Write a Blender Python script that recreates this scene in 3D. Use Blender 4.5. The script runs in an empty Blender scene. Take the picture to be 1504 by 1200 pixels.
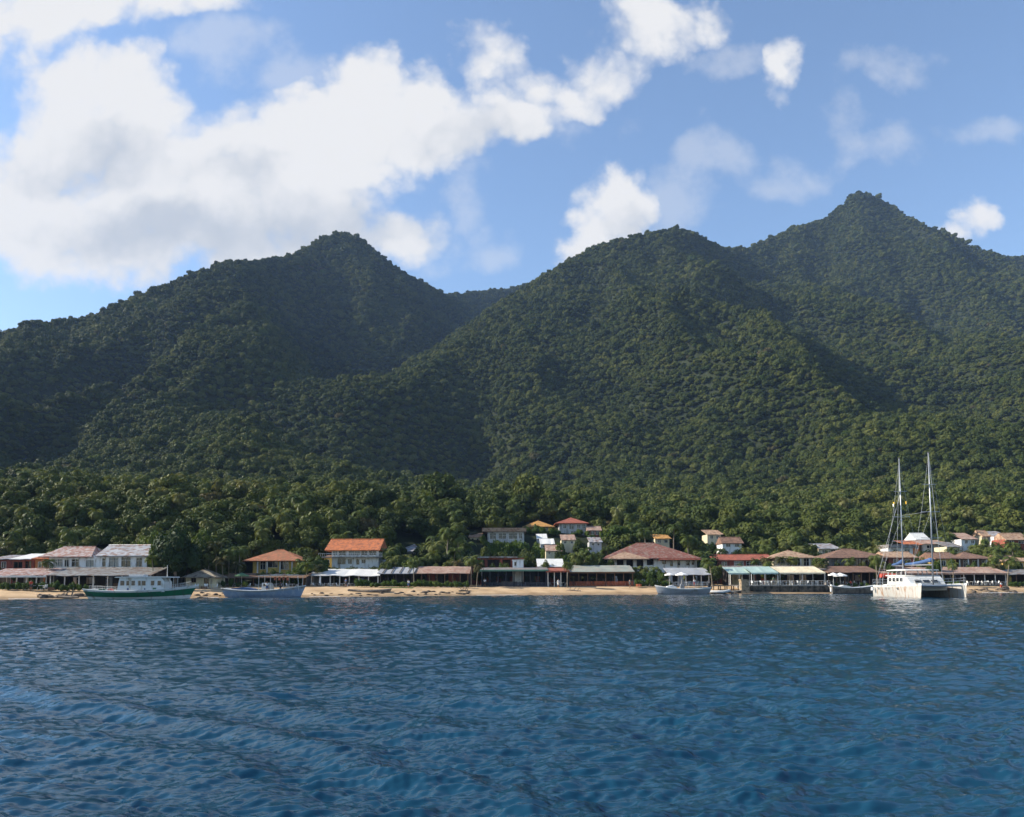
import bpy, bmesh, math, random
import numpy as np
from mathutils import Vector, Matrix

random.seed(7)
rng = np.random.default_rng(11)
scene = bpy.context.scene
COL = scene.collection
R = math.radians

# ---------------------------------------------------------------- camera
F = 1150.0                      # focal length in pixels of a 1504 px wide frame
CAM_Z = 2.4
PITCH, ROLL = R(3.5), R(-0.17)
V0 = 785.0                      # picture row of the optical axis: the lens is shifted up so that uprights stay upright
cam_data = bpy.data.cameras.new('camera')
cam = bpy.data.objects.new('camera', cam_data)
COL.objects.link(cam)
cam_data.sensor_width = 36.0
cam_data.lens = 36.0 * F / 1504.0
cam_data.shift_y = (V0 - 600) / 1504
cam_data.clip_start, cam_data.clip_end = 0.5, 20000
cam.matrix_world = (Matrix.Translation((0, 0, CAM_Z)) @ Matrix.Rotation(R(90) + PITCH, 4, 'X')
                    @ Matrix.Rotation(ROLL, 4, 'Z'))
scene.camera = cam
CM = cam.matrix_world.to_3x3()

def ray(u, v):
    return CM @ Vector(((u - 752) / F, (V0 - v) / F, -1.0))

def at(u, v, y):
    """world point at depth y for a measured picture position (survey of the photograph)"""
    d = ray(u, v)
    return Vector((d.x / d.y * y, y, CAM_Z + d.z / d.y * y))

def gx(u, y): return at(u, 850, y).x
def gz(u, v, y): return at(u, v, y).z

# ---------------------------------------------------------------- noise
def vnoise(x, y, seed=0):
    xi = np.floor(x).astype(np.int64); yi = np.floor(y).astype(np.int64)
    xf = x - xi; yf = y - yi
    def h(a, b):
        n = (a * 374761393 + b * 668265263 + seed * 974634777) & 0x7fffffff
        n = ((n ^ (n >> 13)) * 1274126177) & 0x7fffffff
        return ((n ^ (n >> 16)) & 0xffff) / 65535.0
    sx = xf * xf * xf * (xf * (xf * 6 - 15) + 10); sy = yf * yf * yf * (yf * (yf * 6 - 15) + 10)
    a = h(xi, yi); b = h(xi + 1, yi); c = h(xi, yi + 1); d = h(xi + 1, yi + 1)
    return (a + (b - a) * sx) * (1 - sy) + (c + (d - c) * sx) * sy - 0.5

def fbm(x, y, octv=4, seed=0):
    s = 0; a = 1.0
    for o in range(octv):
        s = s + a * vnoise(x, y, seed + o * 17)
        x, y = x * 1.9 + y * 0.7 + 3.1, y * 1.9 - x * 0.7 + 1.7
        a *= 0.5
    return s

# ---------------------------------------------------------------- terrain
SHORE_X = [-300, -82, -42, -19, 0, 27, 69, 108, 330]
SHORE_Y = [108, 123, 133, 141, 149, 155, 157, 162, 168]
def shore(x): return np.interp(x, SHORE_X, SHORE_Y)

APRON_D = [-60, -15, -1, 0, 2.5, 6, 9, 14, 26, 36, 50, 65, 100, 200, 350, 800, 3000]
APRON_Z = [-7, -2, -.15, 0, .45, 1.0, 1.35, 1.5, 2.0, 4.0, 8.5, 14, 23, 42, 64, 112, 140]

RIDGES = [   # picture position and distance of points along each crest; side slope
    # long shoulder of the left mountain: skyline
    (0.80, [(-420, 640, 640), (-200, 575, 790), (0, 489, 920), (60, 469, 970), (100, 465, 990), (170, 450, 1040), (240, 414, 1090), (300, 391, 1130)]),
    # its upper ridge and the left peak
    (0.98, [(300, 391, 1130), (345, 380, 1180), (388, 376, 1260), (428, 370, 1360), (455, 359, 1430), (478, 346, 1480), (500, 339, 1520), (525, 346, 1535), (560, 373, 1560), (600, 402, 1620),
            (650, 429, 1750), (690, 426, 1900), (740, 419, 2000), (780, 412, 2050), (860, 397, 2100)]),
    # spur coming down to the valley from the shoulder
    (0.60, [(345, 380, 1180), (352, 430, 1030), (372, 486, 870)]),
    (0.85, [(372, 486, 870), (455, 533, 770), (545, 590, 680), (625, 640, 600), (700, 690, 500)]),
    # green knoll in front of it
    (0.72, [(372, 486, 870), (330, 515, 790), (288, 545, 720), (262, 585, 630), (240, 640, 520), (215, 700, 370)]),
    (0.75, [(288, 545, 720), (380, 590, 620), (480, 635, 540), (590, 690, 430)]),
    # spurs of the left peak
    (0.95, [(478, 346, 1480), (476, 400, 1370), (512, 470, 1210), (570, 530, 1070), (620, 575, 960)]),
    (0.95, [(525, 346, 1535), (575, 430, 1360), (640, 490, 1200), (668, 530, 1090)]),
    # low left shoulders
    (0.72, [(60, 466, 920), (20, 540, 740), (-40, 600, 580), (-60, 680, 400)]),
    (0.72, [(170, 448, 980), (130, 540, 740), (110, 620, 560), (90, 700, 370)]),
    # central mountain skyline
    (0.76, [(560, 640, 760), (640, 560, 920), (700, 480, 1080), (760, 428, 1180), (800, 405, 1230), (850, 371, 1290), (900, 350, 1340), (950, 341, 1370), (990, 331, 1390),
            (1015, 338, 1420), (1045, 358, 1500), (1090, 363, 1600)]),
    (1.05, [(1045, 366, 1520), (1090, 363, 1600), (1125, 348, 1680), (1165, 329, 1730), (1205, 320, 1770), (1236, 300, 1790), (1260, 279, 1810),
            (1284, 288, 1820), (1310, 312, 1840), (1345, 340, 1850), (1380, 361, 1860), (1430, 368, 1880), (1504, 374, 1900), (1650, 392, 1920), (1900, 470, 1940)]),
    # long spur of the central mountain that runs to the right in front of the high one
    (0.76, [(950, 341, 1370), (955, 420, 1120), (958, 495, 900), (1020, 535, 790), (1090, 580, 690), (1130, 592, 640), (1210, 598, 620), (1300, 603, 600), (1345, 640, 540), (1390, 700, 400)]),
    (0.76, [(955, 420, 1120), (850, 500, 900), (780, 580, 700), (740, 660, 520), (725, 710, 380)]),
    (0.78, [(958, 495, 900), (930, 590, 640), (900, 690, 400)]),
    (0.78, [(1090, 580, 690), (1080, 650, 500), (1060, 720, 340)]),
    (0.78, [(1210, 598, 620), (1225, 660, 470), (1240, 715, 350)]),
    # spurs of the high right mountain
    (0.95, [(1262, 284, 1810), (1270, 380, 1560), (1330, 470, 1280), (1420, 540, 1050), (1504, 600, 840), (1560, 680, 560)]),
    (0.95, [(1165, 331, 1730), (1150, 430, 1450), (1190, 520, 1160), (1230, 570, 960)]),
    (0.95, [(1430, 368, 1880), (1500, 460, 1560), (1600, 540, 1260)]),
]
CREST = []
for k, pts in RIDGES:
    P = np.array([at(*p) for p in pts])
    P[:, 2] -= 6.0 + P[:, 1] * .003
    CREST.append((k, P))

VALLEYS = [   # stream beds: depth, half width, course
    (75, 75, [(400, 400, 1330), (480, 490, 1090), (560, 562, 900), (620, 612, 760), (690, 688, 560), (715, 730, 380)]),
    (45, 60, [(660, 445, 1600), (675, 520, 1200), (688, 600, 850), (700, 680, 570)]),
    (60, 75, [(1060, 372, 1560), (1110, 470, 1250), (1170, 555, 960), (1270, 585, 800), (1380, 640, 620)]),
    (42, 50, [(860, 470, 1020), (850, 590, 680), (830, 700, 400)]),
    (40, 45, [(1010, 590, 660), (990, 650, 500), (975, 715, 370)]),
    (38, 48, [(330, 555, 690), (420, 590, 620), (520, 645, 540), (640, 705, 420)]),
    (36, 45, [(1150, 625, 560), (1140, 700, 400)]),
    (40, 50, [(180, 500, 860), (180, 600, 620), (165, 700, 380)]),
    (40, 60, [(1350, 450, 1330), (1400, 560, 960), (1440, 650, 620)]),
    (34, 45, [(60, 540, 720), (30, 640, 500), (20, 710, 360)])]
VALLEYS = [(dp, w, np.array([at(*p) for p in pts])) for dp, w, pts in VALLEYS]

def height(X, Y):
    X = np.asarray(X, float); Y = np.asarray(Y, float)
    d = Y - shore(X)
    base = np.interp(d, APRON_D, APRON_Z)
    base = base + np.clip((d - 30) / 60, 0, 1) * (fbm(X / 70, Y / 70, 3, 5) * 5) + np.clip((d - 120) / 300, 0, 1) * fbm(X / 210, Y / 210, 3, 9) * 26
    SC = 8.0
    m = base / SC; acc = np.ones(X.shape); dsky = np.full(X.shape, 1e9)
    for ci, (k, P) in enumerate(CREST):
        hr = np.full(X.shape, -1e9)
        for a, b in zip(P[:-1], P[1:]):
            ab = b[:2] - a[:2]
            L2 = ab @ ab
            t = np.clip(((X - a[0]) * ab[0] + (Y - a[1]) * ab[1]) / L2, 0, 1)
            dist = np.hypot(X - (a[0] + t * ab[0]), Y - (a[1] + t * ab[1]))
            if ci in (0, 1, 10, 11): dsky = np.minimum(dsky, dist)
            dd = np.sqrt(dist * dist + 169.0) - 13.0
            hr = np.maximum(hr, a[2] + t * (b[2] - a[2]) - k * (.72 * dd + 80.0 * (1 - np.exp(-dd / 180.0))))
        q = hr / SC
        nm = np.maximum(m, q)
        acc = acc * np.exp(np.clip(m - nm, -60, 0)) + np.exp(np.clip(q - nm, -60, 0))
        m = nm
    h = SC * (m + np.log(acc) * 0.3)
    up = np.clip((h - base) / 60, 0, 1) * np.clip((dsky - 15) / 110, 0, 1)
    wx = X + 40 * fbm(X / 160, Y / 160, 2, 3)
    gully = 0.30 - np.abs(fbm(wx / 105, Y / 300 + wx / 600, 3, 77)) * 1.35
    h = h + np.clip((d - 100) / 200, 0, 1) * (fbm(X / 130 + 9, Y / 190, 4, 31) * (5 + 9 * up) + gully * 62 * up - 2)
    for dp, w, P in VALLEYS:
        dm = np.full(X.shape, 1e9)
        for a, b in zip(P[:-1], P[1:]):
            ab = b[:2] - a[:2]; t = np.clip(((X - a[0]) * ab[0] + (Y - a[1]) * ab[1]) / (ab @ ab), 0, 1)
            dm = np.minimum(dm, np.hypot(X - (a[0] + t * ab[0]), Y - (a[1] + t * ab[1])))
        h = h - dp * np.exp(-(dm / w) ** 1.5) * np.clip((h - base + 10) / 60, 0, 1) * np.clip((dsky - 20) / 90, 0, 1)
    return np.where(d < 30, base, h)

rows = np.concatenate([np.arange(96, 176, 1.6), np.geomspace(176, 3200, 400)])
cols = np.linspace(-1.3, 1.3, 480)
GY, GS = np.meshgrid(rows, cols, indexing='ij')
GX = GS * (GY + 50)
GZ = height(GX, GY)

def grid_mesh(name, X, Y, Z):
    n, m = X.shape
    me = bpy.data.meshes.new(name)
    V = np.stack([X, Y, Z], -1).reshape(-1, 3)
    idx = np.arange(n * m).reshape(n, m)
    Q = np.stack([idx[:-1, :-1], idx[:-1, 1:], idx[1:, 1:], idx[1:, :-1]], -1).reshape(-1, 4)
    me.vertices.add(len(V)); me.vertices.foreach_set('co', V.ravel().astype(np.float32))
    me.loops.add(Q.size); me.loops.foreach_set('vertex_index', Q.ravel().astype(np.int32))
    me.polygons.add(len(Q))
    me.polygons.foreach_set('loop_start', np.arange(0, Q.size, 4, dtype=np.int32))
    me.update(calc_edges=True)
    me.polygons.foreach_set('use_smooth', np.ones(len(Q), dtype=bool))
    return me

# ---------------------------------------------------------------- materials
MATS = {}
def new_mat(name):
    m = bpy.data.materials.new(name); m.use_nodes = True
    nt = m.node_tree
    bs = nt.nodes['Principled BSDF']
    MATS[name] = m
    return m, nt, bs

def lk(nt, a, b): nt.links.new(a, b)
def nd(nt, t, **kw):
    n = nt.nodes.new(t)
    for k, v in kw.items(): setattr(n, k, v)
    return n
def ramp(nt, stops, interp='LINEAR'):
    n = nt.nodes.new('ShaderNodeValToRGB'); cr = n.color_ramp; cr.interpolation = interp
    while len(cr.elements) < len(stops): cr.elements.new(0.5)
    for e, (p, c) in zip(cr.elements, stops):
        e.position = p; e.color = (*c, 1) if len(c) == 3 else c
    return n
def math_n(nt, op, a=None, b=None, clamp=False):
    n = nt.nodes.new('ShaderNodeMath'); n.operation = op; n.use_clamp = clamp
    for i, x in enumerate((a, b)):
        if x is None: continue
        if isinstance(x, (int, float)): n.inputs[i].default_value = x
        else: nt.links.new(x, n.inputs[i])
    return n.outputs[0]

def paint(name, col, rough=0.7, var=0.25, scale=1.2, stain=None, stain_amt=0.0, stretch=(1, 1, 0.25), bump=0.0, metal=0.0, lines=None, spec=0.3, fine=6.0):
    """surface with blotchy colour drift, optional streaks of a second colour and optional tile / sheet rows"""
    m, nt, bs = new_mat(name)
    tc = nd(nt, 'ShaderNodeTexCoord')
    n1 = nd(nt, 'ShaderNodeTexNoise'); n1.inputs['Scale'].default_value = scale; n1.inputs['Detail'].default_value = 5
    lk(nt, tc.outputs['Object'], n1.inputs['Vector'])
    c = Vector(col)
    rp = ramp(nt, [(0.28, tuple(c * (1 - var))), (0.5, tuple(c)), (0.74, tuple(min(1, x * (1 + var * .6)) for x in c))])
    lk(nt, n1.outputs['Fac'], rp.inputs['Fac'])
    out = rp.outputs['Color']
    n2 = nd(nt, 'ShaderNodeTexNoise'); n2.inputs['Scale'].default_value = fine; n2.inputs['Detail'].default_value = 3
    lk(nt, tc.outputs['Object'], n2.inputs['Vector'])
    mr = nd(nt, 'ShaderNodeMapRange'); mr.inputs['From Min'].default_value = .3; mr.inputs['From Max'].default_value = .7
    mr.inputs['To Min'].default_value = 1 - var * .5; mr.inputs['To Max'].default_value = 1 + var * .3
    lk(nt, n2.outputs['Fac'], mr.inputs['Value'])
    mx = nd(nt, 'ShaderNodeVectorMath', operation='SCALE'); lk(nt, out, mx.inputs[0]); lk(nt, mr.outputs[0], mx.inputs['Scale'])
    out = mx.outputs[0]
    if stain is not None:
        mp = nd(nt, 'ShaderNodeMapping'); mp.inputs['Scale'].default_value = stretch
        lk(nt, tc.outputs['Object'], mp.inputs['Vector'])
        n3 = nd(nt, 'ShaderNodeTexNoise'); n3.inputs['Scale'].default_value = 1.6; n3.inputs['Detail'].default_value = 6
        lk(nt, mp.outputs[0], n3.inputs['Vector'])
        r3 = ramp(nt, [(0.62 - stain_amt * .3, (0, 0, 0)), (0.78 - stain_amt * .3, (1, 1, 1))])
        lk(nt, n3.outputs['Fac'], r3.inputs['Fac'])
        mix = nd(nt, 'ShaderNodeMix', data_type='RGBA')
        lk(nt, r3.outputs['Color'], mix.inputs['Factor']); lk(nt, out, mix.inputs[6]); mix.inputs[7].default_value = (*stain, 1)
        out = mix.outputs[2]
    lk(nt, out, bs.inputs['Base Color'])
    bs.inputs['Roughness'].default_value = rough; bs.inputs['Metallic'].default_value = metal
    bs.inputs['Specular IOR Level'].default_value = spec
    if lines or bump:
        bp = nd(nt, 'ShaderNodeBump'); bp.inputs['Strength'].default_value = 0.6; bp.inputs['Distance'].default_value = 0.05
        if lines:
            w = nd(nt, 'ShaderNodeTexWave'); w.bands_direction = lines[0]; w.inputs['Scale'].default_value = lines[1]; w.inputs['Distortion'].default_value = 0.4
            lk(nt, tc.outputs['Object'], w.inputs['Vector']); lk(nt, w.outputs['Fac'], bp.inputs['Height'])
        else:
            bp.inputs['Strength'].default_value = bump; lk(nt, n2.outputs['Fac'], bp.inputs['Height'])
        lk(nt, bp.outputs[0], bs.inputs['Normal'])
    return m

def leaf_mat(name, cols, trans=0.25, rough=0.55):
    m, nt, bs = new_mat(name)
    oi = nd(nt, 'ShaderNodeObjectInfo'); tc = nd(nt, 'ShaderNodeTexCoord'); ge = nd(nt, 'ShaderNodeNewGeometry')
    n = nd(nt, 'ShaderNodeTexNoise'); n.inputs['Scale'].default_value = 2.6; n.inputs['Detail'].default_value = 2
    lk(nt, tc.outputs['Object'], n.inputs['Vector'])
    n2 = nd(nt, 'ShaderNodeTexNoise'); n2.inputs['Scale'].default_value = 0.012; n2.inputs['Detail'].default_value = 3
    lk(nt, ge.outputs['Position'], n2.inputs['Vector'])
    a = math_n(nt, 'MULTIPLY', oi.outputs['Random'], 0.62)
    b = math_n(nt, 'MULTIPLY_ADD', n.outputs['Fac'], 0.5); b.node.inputs[2].default_value = -0.15
    c = math_n(nt, 'MULTIPLY_ADD', n2.outputs['Fac'], 0.8); c.node.inputs[2].default_value = -0.36
    s = math_n(nt, 'ADD', math_n(nt, 'ADD', a, b), c, clamp=True)
    rp = ramp(nt, [(i / (len(cols) - 1), c_) for i, c_ in enumerate(cols)])
    lk(nt, s, rp.inputs['Fac'])
    lk(nt, rp.outputs['Color'], bs.inputs['Base Color'])
    bs.inputs['Roughness'].default_value = rough; bs.inputs['Specular IOR Level'].default_value = 0.08
    tr = nd(nt, 'ShaderNodeBsdfTranslucent'); mx = nd(nt, 'ShaderNodeMixShader'); mx.inputs[0].default_value = trans
    g = nd(nt, 'ShaderNodeMix', data_type='RGBA', blend_type='MULTIPLY'); g.inputs['Factor'].default_value = 1
    lk(nt, rp.outputs['Color'], g.inputs[6]); g.inputs[7].default_value = (1.6, 1.5, .5, 1)
    lk(nt, g.outputs[2], tr.inputs['Color'])
    out = nt.nodes['Material Output']
    lk(nt, bs.outputs[0], mx.inputs[1]); lk(nt, tr.outputs[0], mx.inputs[2]); lk(nt, mx.outputs[0], out.inputs['Surface'])
    return m

leaf_mat('forest_leaves', [(0.0215, 0.0353, 0.0118), (0.0368, 0.0530, 0.0142), (0.0538, 0.0721, 0.0177), (0.0768, 0.0927, 0.0224), (0.1044, 0.1148, 0.0282), (0.1459, 0.1413, 0.0377)], trans=.12)
leaf_mat('dark_leaves', [(.010, .020, .010), (.016, .032, .013), (.026, .046, .016), (.05, .075, .02)], trans=.15)
leaf_mat('bright_leaves', [(.036, .06, .016), (.055, .085, .02), (.08, .11, .026), (.11, .13, .032)])
leaf_mat('dry_leaves', [(.045, .055, .022), (.065, .068, .028), (.09, .078, .036), (.12, .09, .045)])
leaf_mat('palm_fronds', [(.045, .065, .018), (.075, .10, .026), (.11, .125, .036), (.16, .15, .06)], trans=.2, rough=.4)
leaf_mat('hedge_leaves', [(.03, .05, .015), (.05, .085, .02), (.08, .12, .025), (.12, .15, .04)])
paint('bark', (.11, .085, .06), rough=.9, var=.4, scale=3)
paint('palm_bark', (.20, .165, .12), rough=.9, var=.35, scale=4)

# ---------------------------------------------------------------- object helpers
def tag(o, label=None, cat=None, group=None, kind=None):
    if label: o['label'] = label
    if cat: o['category'] = cat
    if group: o['group'] = group
    if kind: o['kind'] = kind
    return o

def thing(name, label, cat, loc=(0, 0, 0), rz=0.0, group=None):
    o = bpy.data.objects.new(name, None); COL.objects.link(o)
    o.location = loc; o.rotation_euler = (0, 0, rz); o.empty_display_size = .5
    return tag(o, label, cat, group)

def link(name, me, parent=None, loc=(0, 0, 0)):
    o = bpy.data.objects.new(name, me); COL.objects.link(o)
    o.location = loc
    if parent is not None: o.parent = parent
    return o

class MB:
    """collects solids, then makes ONE mesh object of them"""
    def __init__(s): s.v = []; s.f = []; s.mi = []
    def add(s, vs, fs, mi=0):
        b = len(s.v); s.v += [tuple(p) for p in vs]
        for f in fs: s.f.append([b + i for i in f]); s.mi.append(mi)
        return s
    def box(s, x0, x1, y0, y1, z0, z1, mi=0):
        return s.add([(x0, y0, z0), (x1, y0, z0), (x1, y1, z0), (x0, y1, z0), (x0, y0, z1), (x1, y0, z1), (x1, y1, z1), (x0, y1, z1)],
                     [(0, 3, 2, 1), (4, 5, 6, 7), (0, 1, 5, 4), (1, 2, 6, 5), (2, 3, 7, 6), (3, 0, 4, 7)], mi)
    def prism(s, poly, axis, a, b, mi=0):
        """polygon (2-D) extruded along axis from a to b"""
        def p(q, t):
            if axis == 'x': return (t, q[0], q[1])
            if axis == 'y': return (q[0], t, q[1])
            return (q[0], q[1], t)
        n = len(poly)
        return s.add([p(q, a) for q in poly] + [p(q, b) for q in poly],
                     [tuple(range(n - 1, -1, -1)), tuple(range(n, 2 * n))] + [(i, (i + 1) % n, n + (i + 1) % n, n + i) for i in range(n)], mi)
    def tube(s, pts, r0, r1=None, n=6, mi=0):
        r1 = r0 if r1 is None else r1
        pts = [Vector(p) for p in pts]; rings = []
        for i, p in enumerate(pts):
            d = (pts[min(i + 1, len(pts) - 1)] - pts[max(i - 1, 0)]).normalized()
            a = d.cross(Vector((0, 0, 1)) if abs(d.z) < .9 else Vector((1, 0, 0))).normalized(); b = d.cross(a)
            r = r0 + (r1 - r0) * i / max(1, len(pts) - 1)
            rings.append([p + a * math.cos(2 * math.pi * k / n) * r + b * math.sin(2 * math.pi * k / n) * r for k in range(n)])
        vs = [q for ring in rings for q in ring]; fs = []
        for i in range(len(pts) - 1):
            for k in range(n):
                fs.append((i * n + k, i * n + (k + 1) % n, (i + 1) * n + (k + 1) % n, (i + 1) * n + k))
        fs.append(tuple(range(n - 1, -1, -1))); fs.append(tuple((len(pts) - 1) * n + k for k in range(n)))
        return s.add(vs, fs, mi)
    def slab(s, quad, th, mi=0):
        """four corner points (3-D) thickened downward"""
        q = [Vector(p) for p in quad]
        return s.add(q + [p - Vector((0, 0, th)) for p in q], [(0, 1, 2, 3), (7, 6, 5, 4), (0, 4, 5, 1), (1, 5, 6, 2), (2, 6, 7, 3), (3, 7, 4, 0)], mi)
    def mesh(s, name, mats, smooth=False):
        me = bpy.data.meshes.new(name)
        me.from_pydata(s.v, [], s.f)
        if not isinstance(mats, (list, tuple)): mats = [mats]
        for m in mats: me.materials.append(MATS[m] if isinstance(m, str) else m)
        me.polygons.foreach_set('material_index', s.mi)
        if smooth: me.polygons.foreach_set('use_smooth', [True] * len(s.f))
        bm = bmesh.new(); bm.from_mesh(me); bmesh.ops.recalc_face_normals(bm, faces=bm.faces); bm.to_mesh(me); bm.free()
        me.update()
        return me
    def build(s, name, mats, parent=None, loc=(0, 0, 0), smooth=False):
        return link(name, s.mesh(name, mats, smooth), parent, loc)

# ---------------------------------------------------------------- ground
def ground_material():
    m, nt, bs = new_mat('island_ground')
    ge = nd(nt, 'ShaderNodeNewGeometry'); sp = nd(nt, 'ShaderNodeSeparateXYZ'); lk(nt, ge.outputs['Position'], sp.inputs[0])
    n = nd(nt, 'ShaderNodeTexNoise'); n.inputs['Scale'].default_value = .35; n.inputs['Detail'].default_value = 6; lk(nt, ge.outputs['Position'], n.inputs['Vector'])
    n2 = nd(nt, 'ShaderNodeTexNoise'); n2.inputs['Scale'].default_value = 3.0; n2.inputs['Detail'].default_value = 4; lk(nt, ge.outputs['Position'], n2.inputs['Vector'])
    sand = ramp(nt, [(0.25, (.30, .20, .11)), (.5, (.48, .33, .19)), (.8, (.60, .44, .27))]); lk(nt, n.outputs['Fac'], sand.inputs['Fac'])
    soil = ramp(nt, [(0.3, (.014, .020, .009)), (.6, (.024, .031, .013)), (.9, (.042, .040, .021))]); lk(nt, n.outputs['Fac'], soil.inputs['Fac'])
    z = math_n(nt, 'MULTIPLY_ADD', n.outputs['Fac'], 0.7); lk(nt, sp.outputs[2], z.node.inputs[2])
    k = nd(nt, 'ShaderNodeMapRange'); k.inputs['From Min'].default_value = 1.95; k.inputs['From Max'].default_value = 2.6; lk(nt, z, k.inputs['Value'])
    wet = nd(nt, 'ShaderNodeMapRange'); wet.inputs['From Min'].default_value = .22; wet.inputs['From Max'].default_value = .5
    wet.inputs['To Min'].default_value = .6; wet.inputs['To Max'].default_value = 1; lk(nt, sp.outputs[2], wet.inputs['Value'])
    sw = nd(nt, 'ShaderNodeVectorMath', operation='SCALE'); lk(nt, sand.outputs['Color'], sw.inputs[0]); lk(nt, wet.outputs[0], sw.inputs['Scale'])
    mx = nd(nt, 'ShaderNodeMix', data_type='RGBA'); lk(nt, k.outputs[0], mx.inputs['Factor']); lk(nt, sw.outputs[0], mx.inputs[6]); lk(nt, soil.outputs['Color'], mx.inputs[7])
    lk(nt, mx.outputs[2], bs.inputs['Base Color']); bs.inputs['Roughness'].default_value = .9; bs.inputs['Specular IOR Level'].default_value = .15
    bp = nd(nt, 'ShaderNodeBump'); bp.inputs['Strength'].default_value = .6; bp.inputs['Distance'].default_value = .12
    lk(nt, n2.outputs['Fac'], bp.inputs['Height']); lk(nt, bp.outputs[0], bs.inputs['Normal'])
    return m
terrain = link('hills', grid_mesh('hills', GX, GY, GZ))
terrain.data.materials.append(ground_material())
tag(terrain, 'steep green island hills rising from a sandy shore', 'hills', kind='structure')

# ---------------------------------------------------------------- water
def water():
    ang_f = np.radians(np.linspace(-41, 41, 1000))
    ang = np.concatenate([np.radians(np.linspace(-180, -42, 60)), ang_f, np.radians(np.linspace(42, 180, 60))])
    r = np.concatenate([[0.5, 3.0], np.geomspace(6.0, 200, 860), [260, 340, 460]])
    RR, AA = np.meshgrid(r, ang, indexing='ij')
    X = RR * np.sin(AA); Y = RR * np.cos(AA)
    cell = np.maximum(RR * 0.0018, RR * 0.0041 * 0.6)
    Z = np.zeros_like(X)
    g = np.random.default_rng(3)
    wx, wy = X + 0.5 * fbm(X / 3, Y / 3, 2, 50), Y + 0.5 * fbm(X / 3 + 7, Y / 3, 2, 60)
    gust = np.maximum(.62, 0.8 + 0.8 * fbm(X / 16, Y / 22, 3, 90))
    for i in range(130):
        lam = 0.22 * (3.2 / 0.22) ** (g.random() ** 1.1)
        th = math.radians(-62) + g.normal() * 0.62
        k = 2 * math.pi / lam
        a = 0.0040 * lam ** 0.82 * (0.6 + .8 * g.random())
        ph = g.random() * 6.28
        fade = np.clip((lam / cell - 2.2) / 2.5, 0, 1)
        s = np.sin(k * (wx * math.cos(th) + wy * math.sin(th)) + ph)
        Z += a * gust * fade * (s + 0.35 * s * s)
    for i in range(70):          # small ripples
        lam = 0.11 * (0.6 / 0.11) ** g.random(); th = math.radians(-70) + g.normal() * 0.5; k = 2 * math.pi / lam
        fade = np.clip((lam / cell - 1.6) / 2.0, 0, 1)
        Z += .0075 * lam * (0.5 + g.random()) * (gust + .2) * fade * np.sin(k * (wx * math.cos(th) + wy * math.sin(th)) + g.random() * 6.28)
    # wake of the boat the picture is taken from: long diagonal crests
    for (x0, y0, dx, dy, amp, lam, w, ln) in [(-5.0, 13.2, .78, -.62, .085, 2.3, 2.6, 8.5), (1.5, 14.5, .83, -.55, .07, 2.6, 2.4, 7.5), (6.5, 17, .9, -.43, .055, 2.4, 2.2, 7)]:
        s_ = (X - x0) * dx + (Y - y0) * dy
        t_ = -(X - x0) * dy + (Y - y0) * dx + 1.3 * fbm(X / 5, Y / 5, 3, 21)
        env = np.exp(-(t_ / w) ** 2 - (s_ / ln) ** 4)
        c = np.cos(2 * math.pi * t_ / lam)
        Z += .8 * amp * env * (np.sign(c) * np.abs(c) ** .8 + .3 * c * c)
    lim = np.clip((shore(X) - Y) / 12, 0.15, 1)
    Z *= lim * np.where(RR > 195, 0, 1)
    me = grid_mesh('sea', X, Y, Z)
    m, nt, bs = new_mat('sea_water')
    ge = nd(nt, 'ShaderNodeNewGeometry')
    n0 = nd(nt, 'ShaderNodeTexNoise'); n0.inputs['Scale'].default_value = .05; n0.inputs['Detail'].default_value = 3; lk(nt, ge.outputs['Position'], n0.inputs['Vector'])
    rp = ramp(nt, [(0.3, (.005, .037, .072)), (.7, (.008, .053, .094))]); lk(nt, n0.outputs['Fac'], rp.inputs['Fac'])
    sp = nd(nt, 'ShaderNodeSeparateXYZ'); lk(nt, ge.outputs['Position'], sp.inputs[0])
    lk(nt, rp.outputs['Color'], bs.inputs['Base Color'])
    bs.inputs['Roughness'].default_value = .06; bs.inputs['IOR'].default_value = 1.333
    mp = nd(nt, 'ShaderNodeMapping'); mp.inputs['Rotation'].default_value = (0, 0, R(28)); mp.inputs['Scale'].default_value = (.6, 1.5, 1); lk(nt, ge.outputs['Position'], mp.inputs['Vector'])
    a = nd(nt, 'ShaderNodeTexNoise'); a.inputs['Scale'].default_value = 2.6; a.inputs['Detail'].default_value = 5; a.inputs['Roughness'].default_value = .62; lk(nt, mp.outputs[0], a.inputs['Vector'])
    bp = nd(nt, 'ShaderNodeBump'); bp.inputs['Strength'].default_value = .4; bp.inputs['Distance'].default_value = .06
    lk(nt, a.outputs['Fac'], bp.inputs['Height']); lk(nt, bp.outputs[0], bs.inputs['Normal'])
    me.materials.append(m)
    o = link('sea', me); tag(o, 'dark blue rippled sea in front of the beach', 'sea', kind='structure')
water()
# ---------------------------------------------------------------- foliage prototypes
def ico(sub):
    bm = bmesh.new(); bmesh.ops.create_icosphere(bm, subdivisions=sub, radius=1)
    v = [tuple(x.co) for x in bm.verts]; f = [[q.index for q in p.verts] for p in bm.faces]; bm.free(); return v, f
ICO1, ICO2 = ico(1), ico(2)

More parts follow.
